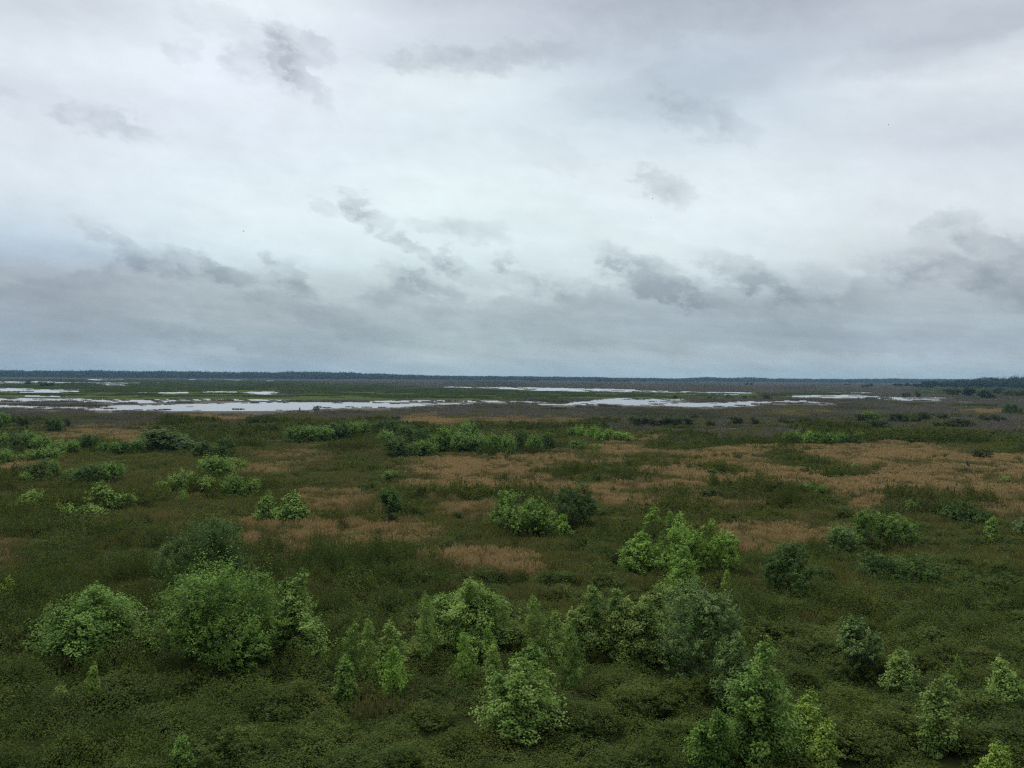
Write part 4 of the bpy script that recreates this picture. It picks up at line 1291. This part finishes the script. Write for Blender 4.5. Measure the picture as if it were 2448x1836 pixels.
# ragged dark scud: (x, y, half width, half height, slant, depth)
SCUD = [
    (676, 140, 42, 50, -.9, .20), (735, 105, 62, 24, -.3, .18), (560, 62, 120, 26, -.25, .10), (600, 150, 50, 30, 0, .16), (740, 190, 40, 34, -.8, .17), (440, 115, 30, 16, 0, .10), (250, 292, 80, 24, -.15, .20), (30, 205, 70, 22, 0, .07), (20, 236, 80, 18, -.2, .06),
    (850, 500, 32, 30, -.7, .26), (905, 530, 34, 16, -.3, .16), (770, 500, 40, 14, -.4, .14), (1140, 550, 70, 24, -.1, .16), (1010, 540, 40, 14, -.2, .10),
    (1590, 448, 52, 30, -.3, .24), (1665, 280, 70, 34, -.4, .16), (1760, 310, 40, 24, -.5, .12), (1300, 350, 90, 26, -.4, .06),
    (2275, 545, 55, 24, .1, .16), (2400, 590, 80, 24, -.35, .20), (2320, 656, 120, 32, -.35, .18), (2430, 690, 80, 36, -.3, .13), (2150, 645, 70, 24, -.2, .14),
    (340, 614, 100, 22, -.45, .24), (470, 634, 70, 24, -.45, .26), (560, 660, 60, 18, -.5, .20), (700, 664, 50, 26, -.5, .26), (640, 665, 30, 14, -.3, .14),
    (400, 690, 140, 30, -.4, .12), (90, 680, 190, 36, -.2, .14), (1010, 612, 75, 16, -.5, .26), (1070, 622, 30, 22, -.2, .20), (970, 664, 60, 26, -.2, .24), (1040, 678, 50, 20, -.4, .16), (1200, 632, 26, 20, -.3, .22), (1130, 648, 60, 14, -.3, .12),
    (1555, 660, 110, 38, -.42, .32), (1480, 634, 50, 14, -.2, .22), (1620, 700, 70, 24, -.35, .2), (1800, 660, 110, 26, -.4, .24), (1860, 690, 50, 20, -.4, .2), (1990, 690, 60, 30, -.3, .16), (1280, 690, 80, 20, -.4, .14), (1420, 720, 120, 26, -.3, .12),
    (800, 770, 150, 20, -.25, .16), (300, 790, 240, 18, -.12, .12), (2000, 815, 220, 18, -.05, .12), (560, 820, 180, 14, -.1, .08), (1300, 790, 160, 16, -.2, .10), (1000, 735, 180, 26, -.3, .10), (1900, 750, 240, 30, -.15, .10), (1750, 730, 140, 20, -.2, .08),
    (1150, 138, 210, 22, .05, .20), (1700, 20, 420, 44, .05, .13), (1600, 215, 260, 40, .1, .10), (2250, 100, 200, 26, .2, .08),
]
tot = None
for (bx, by, hw, hh, sn, dep) in SCUD:
    a0, e0 = azel(bx, by)
    ra = hw / F * 1.25; re = hh / F * 1.35
    da = mathn(nt, 'SUBTRACT', fa, a0)
    de = mathn(nt, 'SUBTRACT', fe, e0)
    de = mathn(nt, 'MULTIPLY_ADD', da, -sn, de) if sn else de
    qa = mathn(nt, 'MULTIPLY', da, 1 / ra); qe = mathn(nt, 'MULTIPLY', de, 1 / re)
    q = mathn(nt, 'MULTIPLY_ADD', qa, qa, mathn(nt, 'MULTIPLY', qe, qe))
    g = mathn(nt, 'MULTIPLY', mathn(nt, 'EXPONENT', mathn(nt, 'MULTIPLY', mathn(nt, 'POWER', q, 2.6), -1.0)), dep)
    tot = g if tot is None else mathn(nt, 'MAXIMUM', tot, mathn(nt, 'MULTIPLY_ADD', tot, .55, g)) if False else mathn(nt, 'ADD', tot, g)
tot = mathn(nt, 'MULTIPLY', tot, maprange(nt, N_FINE.outputs[0], .34, .62, .35, 1.3))
tot = mathn(nt, 'MINIMUM', mathn(nt, 'MULTIPLY', tot, 1.25), .5)
sky = mixc(nt, tot, sky, rgb8(116, 129, 143))
# the low cloud bank, with lumpy tops
cv4 = nd(nt, 'ShaderNodeCombineXYZ')
nt.links.new(mathn(nt, 'MULTIPLY', AZ, 26.0), cv4.inputs[0]); nt.links.new(mathn(nt, 'MULTIPLY', sl2, 40.0), cv4.inputs[1]); cv4.inputs[2].default_value = 21.4
N_LUMP = noise(nt, cv4.outputs[0], 1.0, 6.0, .58)
BANK = [(-300, 640), (0, 650), (150, 640), (280, 600), (380, 622), (480, 628), (600, 668), (680, 662), (780, 712), (880, 700), (960, 672), (1060, 690), (1180, 690), (1330, 690), (1450, 668), (1560, 680), (1700, 672), (1800, 662), (1900, 690), (2000, 690), (2150, 640), (2280, 610), (2448, 590), (2800, 590)]
fc = nd(nt, 'ShaderNodeValToRGB')
A0, A1 = -.7, .7
nt.links.new(maprange(nt, AZ, A0, A1), fc.inputs[0])
e = fc.color_ramp.elements
kk = []
for bx, by in BANK:
    a0, e0 = azel(bx, by)
    kk.append(((a0 - A0) / (A1 - A0), e0 / .3))
e[0].position = kk[0][0]; e[0].color = (kk[0][1],) * 3 + (1,)
e[1].position = kk[-1][0]; e[1].color = (kk[-1][1],) * 3 + (1,)
for p_, v_ in kk[1:-1]:
    q = e.new(p_); q.color = (v_, v_, v_, 1)
top = mathn(nt, 'MULTIPLY', fc.outputs[0], .3)
top = mathn(nt, 'ADD', top, mathn(nt, 'MULTIPLY', half(N_LUMP.outputs[0]), .085))
bk = nd(nt, 'ShaderNodeMapRange', interpolation_type='SMOOTHSTEP')
nt.links.new(mathn(nt, 'SUBTRACT', top, EL), bk.inputs[0]); bk.inputs[1].default_value = -.003; bk.inputs[2].default_value = .015
bk2 = mathn(nt, 'MULTIPLY', bk.outputs[0], maprange(nt, mathn(nt, 'SUBTRACT', top, EL), .01, .080, .30, .0))
bk2 = mathn(nt, 'MULTIPLY', bk2, maprange(nt, N_FINE.outputs[0], .35, .62, .55, 1.25))
sky = mixc(nt, bk2, sky, rgb8(122, 135, 150))
# the clear sky above the cloud sheet shows through a little
ns = nd(nt, 'ShaderNodeTexSky', sky_type='NISHITA')
ns.sun_disc = False
ns.sun_elevation = SUN_EL
ns.sun_rotation = SUN_AZ
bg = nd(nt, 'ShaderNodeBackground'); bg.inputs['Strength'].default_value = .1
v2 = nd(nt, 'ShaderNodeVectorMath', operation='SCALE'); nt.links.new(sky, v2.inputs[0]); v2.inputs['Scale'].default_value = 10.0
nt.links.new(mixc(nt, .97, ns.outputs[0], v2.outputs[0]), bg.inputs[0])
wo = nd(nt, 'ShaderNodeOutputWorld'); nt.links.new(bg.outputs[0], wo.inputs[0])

sun = bpy.data.lights.new('sun', 'SUN')
sun.energy = 1.5
sun.angle = R(20)
sun.color = (1.0, .96, .90)
so = bpy.data.objects.new('sun', sun)
COL.objects.link(so)
sd = Vector((math.sin(SUN_AZ) * math.cos(SUN_EL), math.cos(SUN_AZ) * math.cos(SUN_EL), math.sin(SUN_EL)))
so.rotation_euler = sd.to_track_quat('Z', 'Y').to_euler()
so.location = (0, 0, 60)


# ------------------------------------------------------------------ air
def build_haze():
    x0, x1, y0, y1, z0, z1 = -4600, 4600, -260, 5400, -1.6, 62
    V = np.array([(x, y, z) for x in (x0, x1) for y in (y0, y1) for z in (z0, z1)], float)
    Q = np.array([(0, 1, 3, 2), (4, 6, 7, 5), (0, 4, 5, 1), (2, 3, 7, 6), (0, 2, 6, 4), (1, 5, 7, 3)])
    me = mesh_quads('haze', V, Q)
    m, n2, out = new_mat('haze')
    v = nd(n2, 'ShaderNodeVolumePrincipled')
    v.inputs['Color'].default_value = (.42, .74, 1.0, 1)
    v.inputs['Density'].default_value = 7e-5
    v.inputs['Anisotropy'].default_value = .2
    n2.links.new(v.outputs[0], out.inputs['Volume'])
    me.materials.append(m)
    tag(link('haze', me), 'thin bluish air that pales the far woods', 'haze', kind='stuff')


build_haze()

# ------------------------------------------------------------------ render settings
scene.view_settings.view_transform = 'Standard'
scene.view_settings.look = 'None'
scene.view_settings.exposure = 0.0
scene.view_settings.gamma = 1.0
cy = scene.cycles
cy.max_bounces = 6
cy.diffuse_bounces = 3
cy.glossy_bounces = 2
cy.transmission_bounces = 4
cy.volume_bounces = 0
cy.transparent_max_bounces = 8
cy.caustics_reflective = False
cy.caustics_refractive = False
cy.use_denoising = False
cy.filter_width = 1.25
W.cycles.sampling_method = 'MANUAL'
W.cycles.sample_map_resolution = 256
print('plants', NCOUNT[0], 'objects', len(scene.objects))
